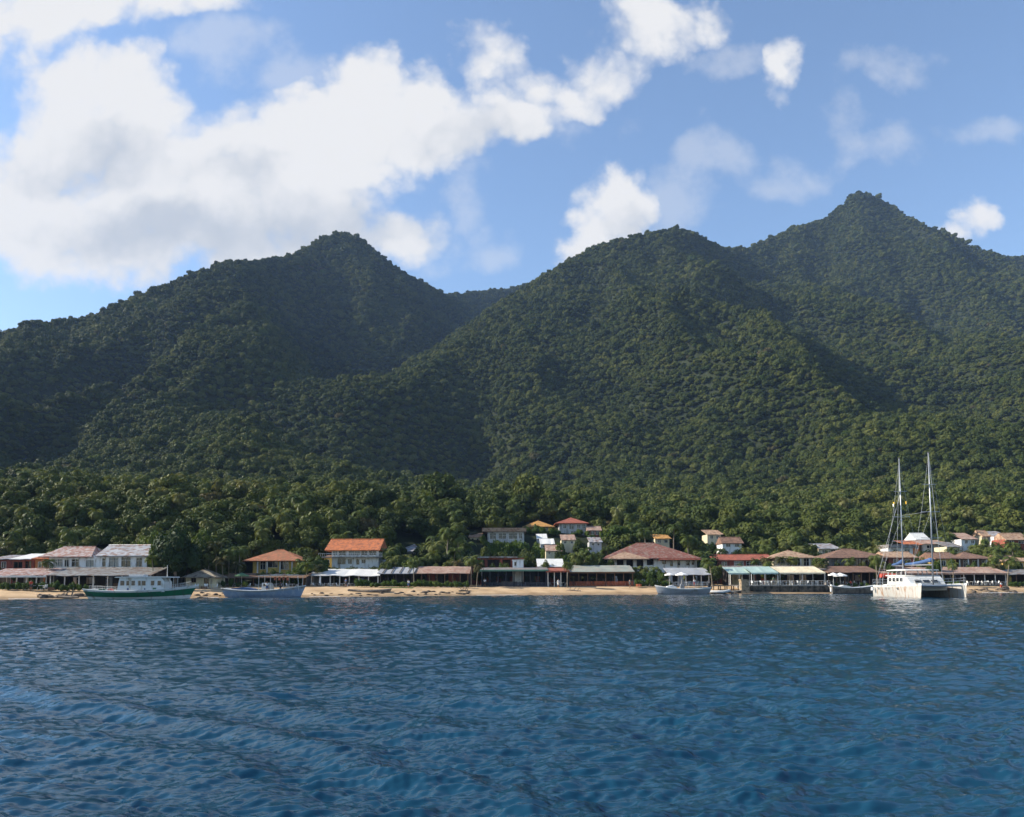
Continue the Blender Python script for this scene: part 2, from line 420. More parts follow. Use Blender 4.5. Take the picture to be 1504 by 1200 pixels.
def crown_mesh(name, seed, mat, leaves=1500, tall=.62, lumps=15, leaf=.10, spread=1.0):
    """unit crown: radius about 1, base at z = 0"""
    g = random.Random(seed); mb = MB(); C = []
    for i in range(lumps):
        a = g.random() * 6.283; r = spread * .68 * math.sqrt(g.random()); z = g.uniform(.25, 1) ** .8
        rad = g.uniform(.26, .46) * (1.1 - .35 * r)
        cz = tall * (.35 + 1.05 * z * (1 - .45 * r * r))
        C.append((r * math.cos(a), r * math.sin(a), cz, rad))
    C.append((0, 0, tall * .75, .55))
    for (cx, cy, cz, rad) in C:
        ph = [g.random() * 6 for _ in range(3)]
        vs = []
        for (x, y, z) in ICO1[0]:
            k = rad * .86 * (1 + .16 * math.sin(4 * x + ph[0]) * math.sin(5 * y + ph[1]) + .1 * math.sin(6 * z + ph[2]))
            vs.append((cx + x * k, cy + y * k, max(.02, cz + z * k * .85)))
        mb.add(vs, ICO1[1])
    tot = sum(c[3] ** 2 for c in C)
    for (cx, cy, cz, rad) in C:
        for _ in range(int(leaves * rad * rad / tot)):
            z = g.uniform(-.55, 1); a = g.random() * 6.283; q = math.sqrt(1 - z * z)
            n = Vector((q * math.cos(a), q * math.sin(a), z))
            p = Vector((cx, cy, cz)) + n * rad * g.uniform(.86, 1.12)
            if p.z < .03: continue
            nn = (n + Vector((g.gauss(0, .36), g.gauss(0, .36), g.gauss(.15, .36)))).normalized()
            t = nn.cross(Vector((g.gauss(0, 1), g.gauss(0, 1), g.gauss(0, 1)))).normalized(); b = nn.cross(t)
            s = leaf * g.uniform(.55, 1.25); s2 = s * g.uniform(.5, .9)
            mb.add([p - t * s, p - b * s2 + nn * s * .2, p + t * s, p + b * s2 - nn * s * .15], [(0, 1, 2, 3)])
    return mb_mesh_fast(mb, name, mat)

def mb_mesh_fast(mb, name, mat):
    me = bpy.data.meshes.new(name); me.from_pydata(mb.v, [], mb.f); me.materials.append(MATS[mat]); me.update(); return me

def palm_crown_mesh(name, seed, mat, n=17):
    """unit palm head: frond length about 1, centre at z = 0"""
    g = random.Random(seed); mb = MB()
    for i in range(n):
        a = 6.283 * i / n * 1.0 + g.uniform(-.2, .2); el = g.uniform(-.25, 1.25); L = g.uniform(.8, 1.1)
        h = Vector((math.cos(a), math.sin(a), 0)); side = Vector((-h.y, h.x, 0)); p = Vector((0, 0, 0)); pts = []
        e = el
        for s in range(9):
            pts.append(p.copy()); p = p + (h * math.cos(e) + Vector((0, 0, 1)) * math.sin(e)) * L / 8; e -= g.uniform(.17, .27) + .02 * s
        mb.tube(pts, .018, .006, n=3)
        for s in range(1, 8):
            for sub in (0, .5):
                q = pts[s].lerp(pts[s + 1], sub); dirn = (pts[s + 1] - pts[s]).normalized()
                ll = .27 * math.sin(math.pi * (s + sub + .8) / 9.4) + .05
                for sg in (-1, 1):
                    tip = q + side * sg * ll * .85 + dirn * ll * .55 - Vector((0, 0, 1)) * ll * g.uniform(.25, .6)
                    w = dirn * .032
                    mb.add([q - w, q + w, tip + w * .3, tip - w * .3], [(0, 1, 2, 3)])
    return mb_mesh_fast(mb, name, mat)

CROWN = [crown_mesh('crown', 10 + i, 'forest_leaves', leaves=1500, tall=t, lumps=l) for i, (t, l) in enumerate([(.62, 15), (.95, 18), (.42, 14), (1.15, 17), (.68, 9), (.52, 22)])]
CROWN_DARK = crown_mesh('crown', 31, 'dark_leaves', leaves=4200, tall=.86, lumps=24, leaf=.06)
CROWN_BRIGHT = [crown_mesh('crown', 41 + i, 'bright_leaves', leaves=1700, tall=.7, lumps=14, leaf=.085) for i in range(2)]
CROWN_DRY = crown_mesh('crown', 51, 'dry_leaves', leaves=1300, tall=.7, lumps=13, leaf=.08)
CROWN_NEAR = [crown_mesh('crown', 61 + i, 'forest_leaves', leaves=3000, tall=.7 + .12 * i, lumps=20, leaf=.066) for i in range(3)]
PALM = [palm_crown_mesh('crown', 71 + i, 'palm_fronds', n=15 + 2 * i) for i in range(3)]
PALM_DRY = palm_crown_mesh('crown', 79, 'dry_leaves', n=18)
SHRUB = [crown_mesh('foliage', 81 + i, 'hedge_leaves', leaves=700, tall=.7, lumps=9, leaf=.10) for i in range(2)]

def trunk_mesh(seed, h, r, mat='bark', lean=.06, limbs=3, spread=.3):
    g = random.Random(seed); mb = MB()
    pts = [(g.uniform(-lean, lean) * h * t * t, g.uniform(-lean, lean) * h * t * t, -1.0 + (h + 1.0) * t) for t in (0, .35, .7, 1)]
    mb.tube(pts, r, r * .55, n=7)
    top = Vector(pts[2])
    for i in range(limbs):
        a = 6.283 * i / max(1, limbs) + g.random(); q = Vector((math.cos(a), math.sin(a), 0)) * spread * h
        mb.tube([top, top + q * .5 + Vector((0, 0, .2 * h)), top + q + Vector((0, 0, .45 * h))], r * .45, r * .15, n=5)
    return mb.mesh('trunk', mat)
TRUNKS = [trunk_mesh(i, 1.0, .055) for i in range(3)]

def palm_trunk_mesh(seed):
    g = random.Random(seed); lx, ly = g.uniform(-.12, .12), g.uniform(-.08, .08)
    pts = [(lx * t * t, ly * t * t, -.12 + 1.12 * t) for t in (0, .2, .4, .6, .8, 1)]
    m = MB().tube(pts, .022, .013, n=7).mesh('trunk', 'palm_bark'); return m, Vector((lx, ly, 1))
PTR = [palm_trunk_mesh(i) for i in range(4)]

TREE_N = [0]; CROWN_TOP = {}
def tree(x, y, rad, h, label, group=None, crown=None, name='broadleaf_tree', z=None, squash=1.0):
    z = float(height(np.array([x]), np.array([y]))[0]) if z is None else z
    root = thing(name, label, 'tree', (x, y, z), random.random() * 6.28, group)
    t = link('trunk', random.choice(TRUNKS), root); th = max(.5, h - rad * .75); t.scale = (max(1.2, th * .8), max(1.2, th * .8), th)
    me = crown or random.choice(CROWN_NEAR); top = CROWN_TOP.setdefault(me.name, max(v.co.z for v in me.vertices)); sz = h * .86 / top
    c = link('crown', me, root, (0, 0, h * .14)); c.scale = (rad, rad * random.uniform(.85, 1.1), sz)
    TREE_N[0] += 1
    return root

def palm(x, y, h, fr, label, group=None, dry=False, z=None):
    z = float(height(np.array([x]), np.array([y]))[0]) if z is None else z
    root = thing('palm_tree', label, 'palm tree', (x, y, z), random.random() * 6.28, group)
    me, top = random.choice(PTR)
    t = link('trunk', me, root); t.scale = (h, h, h)
    c = link('crown', PALM_DRY if dry else random.choice(PALM), root, top * h); c.scale = (fr,) * 3
    TREE_N[0] += 1
    return root

def shrub(x, y, rad, h, label, group=None, mesh=None, z=None):
    z = float(height(np.array([x]), np.array([y]))[0]) if z is None else z
    o = link('shrub', mesh or random.choice(SHRUB), None, (x, y, z - .08)); o.scale = (rad, rad, h / 1.05); o.rotation_euler.z = random.random() * 6.28
    return tag(o, label, 'shrub', group)
# ---------------------------------------------------------------- village: materials
W_ST = (.30, .26, .21)
paint('white_wall', (.74, .73, .71), .8, .14, .6, W_ST, .35)
paint('grey_wall', (.42, .42, .42), .8, .2, .7, (.2, .19, .17), .4)
paint('cream_wall', (.62, .54, .36), .8, .16, .7, W_ST, .3)
paint('yellow_wall', (.58, .40, .10), .8, .2, .7, (.3, .2, .08), .35)
paint('orange_wall', (.46, .17, .06), .8, .2, .8, (.22, .1, .06), .3)
paint('red_wall', (.30, .085, .055), .85, .3, 1.0, (.1, .06, .05), .4)
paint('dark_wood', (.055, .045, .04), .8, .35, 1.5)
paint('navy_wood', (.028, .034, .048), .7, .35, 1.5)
paint('brown_wood', (.16, .09, .05), .8, .35, 1.6)
paint('grey_wood', (.25, .22, .19), .9, .35, 1.6, (.1, .08, .07), .4)
paint('post_white', (.62, .60, .56), .7, .15, 1.0, W_ST, .3)
paint('concrete', (.33, .31, .28), .9, .25, .8, (.14, .12, .10), .45)
paint('sea_stone', (.13, .11, .085), .95, .5, 1.1, (.035, .035, .03), .6, (1, 1, .6), bump=.8)
paint('pillar_stone', (.36, .27, .17), .95, .4, 1.6, (.12, .09, .06), .4, (1, 1, 1), bump=.8)
paint('rock', (.16, .12, .085), .95, .5, .9, (.05, .04, .035), .5, (1, 1, 1), bump=.9)
paint('driftwood', (.19, .15, .115), .95, .4, 2, bump=.6)
paint('terracotta', (.50, .155, .055), .8, .3, .7, (.22, .08, .045), .45, (1, 1, 1), lines=('X', 5.0))
paint('ochre_roof', (.50, .26, .07), .8, .25, .7, (.26, .12, .05), .4, (1, 1, 1), lines=('X', 5.0))
paint('red_roof', (.34, .10, .06), .8, .25, .7, (.2, .07, .05), .4, (1, 1, 1), lines=('X', 5.0))
paint('tan_red_roof', (.36, .135, .065), .8, .3, .7, (.24, .12, .06), .5, (1, 1, 1), lines=('X', 5.0))
paint('maroon_roof', (.20, .070, .050), .8, .35, .5, (.23, .17, .135), .5, (1, 1, 1), lines=('X', 5.0))
paint('faded_red_roof', (.30, .155, .12), .8, .35, .5, (.40, .35, .33), .6, (1, 1, 1), lines=('X', 4.0))
paint('brown_roof', (.22, .125, .085), .85, .3, .5, (.12, .07, .05), .5, (1, 1, 1), lines=('X', 4.0))
paint('tan_roof', (.40, .27, .18), .85, .3, .5, (.24, .13, .08), .5, (1, 1, 1), lines=('X', 4.0))
paint('pink_roof', (.38, .27, .21), .85, .3, .5, (.28, .14, .10), .5, (1, 1, 1), lines=('X', 4.0))
paint('tin_roof', (.40, .40, .41), .55, .3, .4, (.22, .12, .075), .5, (.6, 1, 1), lines=('X', 4.0), metal=.3)
paint('grey_tin_roof', (.27, .27, .26), .6, .3, .4, (.16, .11, .085), .6, (.6, 1, 1), lines=('X', 4.0), metal=.2)
paint('green_tin_roof', (.30, .33, .28), .6, .3, .4, (.36, .30, .24), .5, (.6, 1, 1), lines=('X', 4.0), metal=.1)
paint('green_edge', (.10, .22, .16), .6, .2, .6)
paint('thatch', (.33, .285, .22), .95, .3, .8, (.15, .12, .09), .5, (1, 1, 1), bump=.8)
paint('white_sheet', (.60, .59, .56), .7, .08, .5, (.45, .40, .34), .1, (1, 1, 1))
paint('cream_awning', (.68, .58, .40), .75, .12, .5, (.45, .30, .15), .25, (1, 1, 1))
paint('mint_awning', (.33, .43, .39), .75, .12, .5, (.25, .38, .32), .25, (1, 1, 1))
paint('grey_awning', (.30, .31, .33), .75, .15, .5, (.25, .24, .22), .3, (1, 1, 1))
paint('plastic_white', (.72, .72, .70), .5, .06, 3)
paint('plastic_dark', (.05, .05, .055), .5, .2, 3)
paint('orange_paint', (.42, .11, .045), .6, .25, 2, (.15, .05, .03), .4)
paint('metal_grey', (.42, .43, .45), .4, .15, 2, metal=.6)
paint('glass', (.018, .022, .026), .08, .4, .8, spec=.6)
paint('pale_glass', (.16, .19, .21), .1, .35, .8, spec=.6)
paint('cloth_blue', (.05, .10, .22), .8, .2, 1.5)
paint('cloth_red', (.45, .06, .035), .8, .2, 1.5)
paint('cloth_white', (.75, .74, .72), .85, .08, 2)
paint('cloth_green', (.10, .19, .10), .85, .2, 1.5)
paint('skin', (.27, .14, .085), .6, .1, 4)
paint('hair', (.02, .016, .014), .7, .2, 4)
paint('lawn', (.09, .13, .025), .9, .3, 1.2, bump=.6)

CLEAR, CORRIDOR, LAND, HILL = [], [], [], []
def ground(x, y): return float(height(np.array([x]), np.array([y]))[0])
def px(u, v, y, x0, y0, z0):
    p = at(u, v, y); return p.x - x0, p.z - z0

def hip_roof(x0, x1, y0, y1, ze, zr, over, inset=None, th=.16):
    """closed hip roof over the rectangle; inset = how far the ridge ends stand in from the ends (0 = gable)"""
    a, b, c, d = x0 - over, x1 + over, y0 - over, y1 + over
    ym = (c + d) / 2; ins = (d - c) / 2 if inset is None else inset
    ins = min(ins, (b - a) / 2 - .05)
    ze -= over * (zr - ze) / max(.5, (d - c) / 2 - over) * .6
    n = 5; mb = MB()
    t = [(a, c, ze), (b, c, ze), (b, d, ze), (a, d, ze), (a + ins, ym, zr), (b - ins, ym, zr)]
    lo = [(p[0], p[1], p[2] - th) for p in t[:4]]
    mb.add(t + lo, [(0, 1, 5, 4), (1, 2, 5), (2, 3, 4, 5), (3, 0, 4), (9, 8, 7, 6), (0, 6, 7, 1), (1, 7, 8, 2), (2, 8, 9, 3), (3, 9, 6, 0)])
    # ridge cap tiles
    mb.tube([(a + ins, ym, zr + .02), (b - ins, ym, zr + .02)], .12, n=6)
    return mb

def shed_roof(x0, x1, yf, yb, zf, zb, th=.12, n=9, wob=.06, seed=0):
    """sloping sheet roof, a little uneven along its length"""
    g = random.Random(seed); mb = MB()
    xs = [x0 + (x1 - x0) * i / (n - 1) for i in range(n)]
    top = []
    for i, x in enumerate(xs):
        w = g.uniform(-wob, wob); top.append(((x, yf + g.uniform(-wob, wob), zf + w), (x, yb, zb + w * .5)))
    vs = []
    for f, b in top: vs += [f, b, (f[0], f[1], f[2] - th), (b[0], b[1], b[2] - th)]
    fs = []
    for i in range(n - 1):
        p, q = 4 * i, 4 * i + 4
        fs += [(p, q, q + 1, p + 1), (p + 3, q + 3, q + 2, p + 2), (p, p + 2, q + 2, q), (p + 1, q + 1, q + 3, p + 3)]
    e = 4 * (n - 1); fs += [(0, 1, 3, 2), (e, e + 2, e + 3, e + 1)]
    return mb.add(vs, fs)

def holed_wall(mb, x0, x1, z0, z1, y0, y1, holes):
    xs = sorted({x0, x1, *[min(max(h[0], x0), x1) for h in holes], *[min(max(h[1], x0), x1) for h in holes]})
    zs = sorted({z0, z1, *[min(max(h[2], z0), z1) for h in holes], *[min(max(h[3], z0), z1) for h in holes]})
    for xa, xb in zip(xs, xs[1:]):
        col = []
        for za, zb in zip(zs, zs[1:]):
            xm, zm = (xa + xb) / 2, (za + zb) / 2
            if any(h[0] < xm < h[1] and h[2] < zm < h[3] for h in holes): continue
            if col and abs(col[-1][1] - za) < 1e-6: col[-1][1] = zb
            else: col.append([za, zb])
        for za, zb in col: mb.box(xa, xb, y0, y1, za, zb)

def house(name, label, cat, us, y, v_eave, depth, wall, roofs, wins=(), frame='post_white', v_base=None, short=None, corridor=None, rail=None, group=None, base_mat=None):
    """roofs: (kind, u0, u1, v_eave, v_ridge, material, overhang); wins: (u0, u1, v_top, v_bottom, pane)"""
    x0w, x1w = gx(us[0], y), gx(us[1], y); xc = (x0w + x1w) / 2
    zg = min(ground(xc, y), ground(x0w, y), ground(x1w, y)) - .3
    root = thing(name, label, cat, (xc, y, zg), 0, group)
    L = lambda u, v: px(u, v, y, xc, y, zg)
    w = (x1w - x0w) / 2; ze = L(us[0], v_eave)[1]
    holes = []
    for q in wins:
        a, zt = L(q[0], q[2]); b, zb = L(q[1], q[3]); holes.append((a, b, zb, zt, q[4] if len(q) > 4 else 'glass'))
    mb = MB(); T = .24
    holed_wall(mb, -w, w, 0, ze, 0, T, holes)
    mb.box(-w, -w + T, T, depth, 0, ze); mb.box(w - T, w, T, depth, 0, ze); mb.box(-w + T, w - T, depth - T, depth, 0, ze)
    mb.build('wall', wall, root)
    for (a, b, c, d, pane) in holes:
        if pane == 'open':
            MB().box(a - .05, b + .05, 1.6, 1.7, c - .05, d + .05).build('recess_wall', 'dark_wood', root); continue
        f = MB(); e = .07
        f.box(a, a + e, -.03, .1, c, d); f.box(b - e, b, -.03, .1, c, d); f.box(a + e, b - e, -.03, .1, d - e, d); f.box(a - .06, b + .06, -.09, .1, c - .06, c)
        m = (a + b) / 2
        if b - a > .8: f.box(m - .03, m + .03, -.02, .09, c, d - e)
        if d - c > 1.3: f.box(a + e, b - e, -.018, .085, c + (d - c) * .62, c + (d - c) * .62 + .05)
        fo = f.build('window', frame, root)
        MB().box(a + .02, b - .02, .12, .15, c, d).build('pane', pane, fo)
    zr_all = ze
    for i, (kind, ua, ub, ve, vr, mat, over) in enumerate(roofs):
        xa, z_e = L(ua, ve); xb, z_r = L(ub, vr)
        # ridge stands half the depth further back: keep its height in the photograph
        ym = depth / 2
        z_r = at(ub, vr, y + ym).z - zg if kind != 'flat' else z_r
        zr_all = max(zr_all, z_r)
        if kind == 'hip': hip_roof(xa + over, xb - over, 0, depth, z_e, z_r, over).build('roof', mat, root)
        elif kind == 'gable': hip_roof(xa + over, xb - over, 0, depth, z_e, z_r, over, inset=.02).build('roof', mat, root)
        elif kind == 'half': hip_roof(xa + over, xb - over, 0, depth, z_e, z_r, over, inset=depth * .22).build('roof', mat, root)
        elif kind == 'shed':
            z_r = at(ub, vr, y + depth).z - zg
            shed_roof(xa, xb, -over, depth + .3, z_e, z_r, seed=int(ua)).build('roof', mat, root)
        else: MB().box(xa, xb, -over, depth + over, z_e, z_r).build('roof', mat, root)
    if rail:
        v_t, v_b, ra, rb, out, mat = rail
        a, zt = L(ra, v_t); b, zb = L(rb, v_b)
        MB().box(a, b, -out, -.01, zb - .18, zb).build('balcony_slab', 'concrete', root)
        r = MB(); r.box(a, b, -out, -out + .06, zt - .06, zt)
        n = max(3, int((b - a) / .45))
        for i in range(n + 1):
            xx = a + (b - a - .05) * i / n; r.box(xx, xx + .05, -out + .005, -out + .055, zb, zt - .06)
        r.build('railing', mat, root)
    CLEAR.append((x0w - 2.2, x1w + 2.2, y - 2.5, y + depth + 1.5))
    q_ = 10 if v_eave < 800 else 3; CORRIDOR.append((us[0] - q_, us[1] + q_, v_base if v_base else v_eave + 12, y))
    LAND.append(((us[0] + us[1]) / 2, short or name)); HILL.append((x0w, x1w, y, at(us[0], v_base, y).z if v_base else 0, v_eave, short or name))
    return root, (xc, zg)

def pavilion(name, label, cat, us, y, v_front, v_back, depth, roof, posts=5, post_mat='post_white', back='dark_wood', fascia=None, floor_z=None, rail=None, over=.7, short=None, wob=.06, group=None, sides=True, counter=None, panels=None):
    """open fronted beach restaurant: sloping roof on posts in front of a dark back wall"""
    x0, x1 = gx(us[0], y), gx(us[1], y); xc = (x0 + x1) / 2; w = (x1 - x0) / 2
    zg = floor_z if floor_z is not None else max(ground(xc, y), 1.2)
    root = thing(name, label, cat, (xc, y, zg), 0, group)
    zf = at(us[0], v_front, y - over).z - zg; zb = at(us[0], v_back, y + depth).z - zg
    zf2 = at(us[1], v_front, y - over).z - zg
    zf = (zf + zf2) / 2; zb = max(zb, zf + .15)
    shed_roof(-w - .3, w + .3, -over, depth, zf, zb, n=max(6, int(w * 1.4)), wob=wob, seed=int(us[0] + 500)).build('roof', roof, root)
    MB().box(-w, w, -.15, depth - .02, -1.4, .06).build('floor', 'concrete', root)
    slope = (zb - zf) / (depth + over)
    for i in range(posts):
        xx = -w + .12 + (2 * w - .24) * i / (posts - 1)
        MB().tube([(xx, .02, .06), (xx, .02, zf + slope * over - .13)], .11, .10, n=8).build('post', post_mat, root)
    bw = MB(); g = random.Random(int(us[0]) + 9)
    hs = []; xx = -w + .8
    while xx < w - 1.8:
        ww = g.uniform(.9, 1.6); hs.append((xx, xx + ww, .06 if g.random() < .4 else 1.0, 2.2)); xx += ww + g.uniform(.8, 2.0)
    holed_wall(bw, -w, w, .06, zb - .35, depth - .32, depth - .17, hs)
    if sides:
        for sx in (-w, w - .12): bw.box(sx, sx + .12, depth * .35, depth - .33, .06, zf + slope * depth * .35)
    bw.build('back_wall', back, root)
    if panels:
        for (fa, fb, mat) in panels:
            MB().box(-w + 2 * w * fa, -w + 2 * w * fb, depth - .42, depth - .34, .06, zb - .6).build('wall_panel', mat, root)
    if fascia: 
        MB().box(-w - .32, w + .32, -over - .09, -over - .03, zf - .30, zf + .03).build('fascia', fascia, root)
    if rail:
        rm, h, closed = rail; r = MB(); r.box(-w, w, -.12, -.04, h - .08, h)
        n = int(2 * w / (.16 if closed == 'slats' else .6))
        for i in range(n + 1):
            xx = -w + (2 * w - .09) * i / n; r.box(xx, xx + (.1 if closed == 'slats' else .05), -.11, -.05, .062, h - .08)
        r.box(-w, w, -.112, -.048, .3, .36) if closed != 'slats' else None
        r.build('railing', rm, root)
    if counter:
        fa, fb, mat = counter; MB().box(-w + 2 * w * fa, -w + 2 * w * fb, depth * .45, depth * .45 + .5, .06, 1.1).build('counter', mat, root)
    CLEAR.append((x0 - 1, x1 + 1, y - 3, y + depth + 1.5)); CORRIDOR.append((us[0], us[1], 862, y))
    LAND.append(((us[0] + us[1]) / 2, short or name))
    return root, (xc, zg, w)

# ---------------------------------------------------------------- village, left part
house('brick_shack', 'small brick shack with a pale tin roof at the left edge', 'house', (-14, 17), 150, 822, 6, 'red_wall', [('shed', -16, 18, 821, 815, 'tin_roof', .4)], [(2, 9, 825, 834, 'glass')], v_base=836, short='small brick shack')
house('red_shop', 'red shop with a white sheet roof left of the orange house', 'shop', (17, 49), 149, 822, 6, 'red_wall', [('shed', 16, 47, 821, 813, 'white_sheet', .5)], [(20, 33, 825, 834, 'glass'), (37, 46, 824, 835, 'glass')], frame='brown_wood', v_base=836, short='red shop with white roof')
house('orange_house', 'narrow orange house beside the white villa', 'house', (51, 72), 147, 821, 7, 'orange_wall', [('gable', 48, 73, 820, 815, 'terracotta', .4)], [(56, 61, 825, 833, 'glass'), (64, 69, 825, 833, 'glass')], v_base=836, short='narrow orange house')
house('white_villa', 'long white two storey villa under a faded red and a rusty tin roof', 'house', (71, 215), 142, 816, 8, 'white_wall',
      [('half', 60, 138, 816, 803, 'faded_red_roof', .8), ('gable', 143, 227, 814.5, 800.5, 'tin_roof', .8)],
      [(78, 92, 821, 832, 'pale_glass'), (94.5, 101, 821.5, 832, 'glass'), (105, 116, 821, 832, 'glass'), (126, 138, 822.5, 832, 'pale_glass'), (150, 155.5, 819.5, 832, 'glass'), (160, 174, 819, 832, 'pale_glass'), (178, 192, 818, 832, 'glass'), (200, 209, 819, 832, 'glass'),
       (90, 98, 848, 862, 'glass'), (112, 124, 848, 862, 'glass'), (150, 160, 848, 862, 'glass')], v_base=834, short='long white villa')
pavilion('beach_bar', 'low beach bar with patched red and blue grey roof left of the villa', 'beach bar', (-20, 69), 135, 845.5, 835, 5.5, 'faded_red_roof', 7, fascia='white_sheet', short='patched roof beach bar', back='grey_wall', wob=.12, panels=[(.2, .3, 'dark_wood'), (.45, .58, 'dark_wood'), (.7, .85, 'dark_wood')])
pavilion('villa_terrace', 'grey tin roofed terrace in front of the white villa', 'terrace', (73, 222), 135, 845, 833.5, 6, 'grey_tin_roof', 8, short='tin roofed villa terrace', wob=.1, counter=(.55, .8, 'brown_wood'))
# ---- hut, yellow house
root, _ = house('thatched_hut', 'pale beach hut with a grey thatched roof between two boats', 'hut', (273, 316), 146, 846, 5, 'cream_wall', [('hip', 268, 320, 846, 835.5, 'thatch', .7)], [(281, 288, 848, 855, 'glass'), (300, 307, 849, 862, 'glass')], frame='brown_wood', v_base=866, short='thatched hut')
house('yellow_house', 'yellow house with red hip roof and white pillars', 'house', (371, 436), 162, 821, 9, 'yellow_wall', [('hip', 358, 448, 821.5, 807.5, 'tan_red_roof', 1.1)],
      [(382, 390, 824, 836, 'glass'), (393, 408, 824, 833, 'glass'), (412, 424, 824, 836, 'glass')], v_base=835, short='yellow house')
r_ = bpy.data.objects['yellow_house']
for u in (377, 391, 410, 428):
    xx = gx(u, 161) - r_.location.x; MB().tube([(xx, -.6, .2), (xx, -.6, gz(u, 822, 161) - r_.location.z)], .16, n=8).build('pillar', 'post_white', r_)
pavilion('garden_shelter', 'dark open garden shelter behind the blue boat', 'shelter', (322, 447), 152, 848.5, 842, 5, 'brown_wood', 6, post_mat='brown_wood', short='dark garden shelter')
# ---- three storey house
y3 = 168
house('hotel', 'white three storey hotel with bright terracotta roof and balcony', 'hotel', (487, 556), y3, 807, 10, 'white_wall', [('gable', 478, 559, 806.5, 792, 'terracotta', .9)],
      [(480.5 + 8, 496, 808, 815, 'pale_glass'), (497, 508, 808, 815, 'glass'), (512, 529, 808, 815, 'pale_glass'), (531, 540, 808, 815, 'glass'), (542, 553, 808, 815, 'glass'),
       (496, 508, 820.5, 828.5, 'glass'), (511, 517, 821, 828, 'glass'), (523, 528, 821, 829, 'glass'), (531, 537, 821.5, 827, 'glass')], v_base=834, short='terracotta roofed hotel', rail=(813, 817.5, 470, 563, 1.5, 'post_white'))
house('ochre_annex', 'small ochre annex against the left of the hotel', 'house', (476, 487), 170, 819, 6, 'yellow_wall', [('shed', 473, 488, 819, 815, 'tan_roof', .3)], [(479, 484, 822, 829, 'glass')], v_base=834, short='small ochre annex')
pavilion('white_awning_bar', 'beach bar under a long bright white awning', 'beach bar', (456, 556), 157, 845.5, 836, 5.5, 'white_sheet', 8, short='white awning bar', wob=.14, back='grey_wall', panels=[(.1, .25, 'dark_wood'), (.35, .6, 'dark_wood'), (.72, .95, 'dark_wood')])
pavilion('framed_awning_bar', 'dark beach bar under white awning with dark frames', 'beach bar', (557, 606), 158, 842, 833, 5, 'grey_awning', 5, post_mat='dark_wood', short='bar with dark framed awning')
for k in range(4):
    rt = bpy.data.objects['framed_awning_bar']; w_ = gx(606, 158) - gx(557, 158)
    xx = -w_ / 2 + w_ * (k + .5) / 4; MB().slab([(xx - .1, -.8, gz(570, 841, 157) - rt.location.z), (xx + .1, -.8, gz(570, 841, 157) - rt.location.z), (xx + .1, 5, gz(570, 831.6, 163) - rt.location.z), (xx - .1, 5, gz(570, 831.6, 163) - rt.location.z)], .07).build('frame_rib', 'dark_wood', rt)
pavilion('pink_roof_cafe', 'cafe with a patchy pink tiled roof behind a low hedge', 'cafe', (607, 688), 159, 842, 832, 5.5, 'pink_roof', 8, post_mat='brown_wood', short='pink roofed cafe', panels=[(.2, .35, 'red_wall'), (.6, .8, 'red_wall')])
house('grey_roof_house', 'pale house with grey roof half hidden in trees behind the hotel', 'house', (584, 628), 190, 811, 7, 'grey_wall', [('hip', 580, 631, 809, 800, 'tin_roof', .5)], [(590, 596, 812, 819, 'glass'), (604, 610, 812, 819, 'glass'), (616, 622, 812, 819, 'glass')], v_base=817, short='half hidden grey roofed house')
# ---- hillside houses above the middle
house('hillside_house', 'hillside house with long flat tan roof and white parapet', 'house', (716, 770), 204, 781, 8, 'grey_wall', [('flat', 708, 773, 781, 775.5, 'tan_roof', 1.0)], [(719, 729, 783, 792, 'glass'), (732, 744, 783, 792, 'glass'), (747, 760, 783, 792, 'glass'), (762, 767, 783, 791, 'glass')], v_base=799, rail=(792, 797, 718, 766, 1.6, 'white_wall'), short='flat roofed hillside house')
house('ochre_roof_house', 'hillside house with ochre roof above green bushes', 'house', (775, 812), 221, 772, 8, 'yellow_wall', [('hip', 767, 815, 772.5, 764.5, 'ochre_roof', .9)], [(782, 790, 774, 781, 'glass'), (796, 805, 774, 781, 'glass')], v_base=777, short='ochre roofed hillside house')
house('red_roof_villa', 'highest hillside villa with rounded red roof and grey walls', 'house', (822, 862), 222, 767.5, 9, 'grey_wall', [('hip', 815, 865, 767.5, 760, 'red_roof', .9)], [(827, 832, 770, 776, 'glass'), (836, 843, 769.5, 777, 'glass'), (847, 852, 770, 776, 'glass'), (855, 860, 770, 776, 'glass'), (838, 846, 780, 787, 'glass')], v_base=783, short='red roofed hillside villa')
house('red_cottage', 'small reddish cottage just right of the highest villa', 'house', (865, 882), 219, 779, 6, 'red_wall', [('gable', 862, 884, 778.5, 773, 'pink_roof', .4)], [(868, 873, 780, 785, 'glass'), (875, 880, 780, 785, 'glass')], v_base=786, short='small reddish cottage')
for (a, b, ve, vr, yy, mat, lab, sh) in [(789, 803, 791, 784, 203, 'white_sheet', 'white sheet roofed shack at the top of the hillside cluster', 'upper white shack'), (794, 814, 799, 791, 196, 'white_sheet', 'white sheet roofed shack in the middle of the hillside cluster', 'middle white shack'),
                                         (802, 825, 809, 800, 189, 'pink_roof', 'low shack with pinkish brown roof below the white shacks', 'pinkish shack'), (825, 845, 793, 785, 205, 'pink_roof', 'shack with pale pink roof below the highest villa', 'pale pink shack'), (866, 884, 796, 789, 200, 'tin_roof', 'grey tin shack below the small reddish cottage', 'grey tin shack')]:
    house('hillside_shack', lab, 'shack', (a, b), yy, ve, 5, 'grey_wall' if mat != 'pink_roof' else 'cream_wall', [('shed', a - 1, b + 1, ve, vr, mat, .4)], [(a + 3, a + 7, ve + 1.5, ve + 5, 'glass'), (b - 7, b - 3, ve + 1.5, ve + 5, 'glass')], v_base=ve + 5, short=sh)
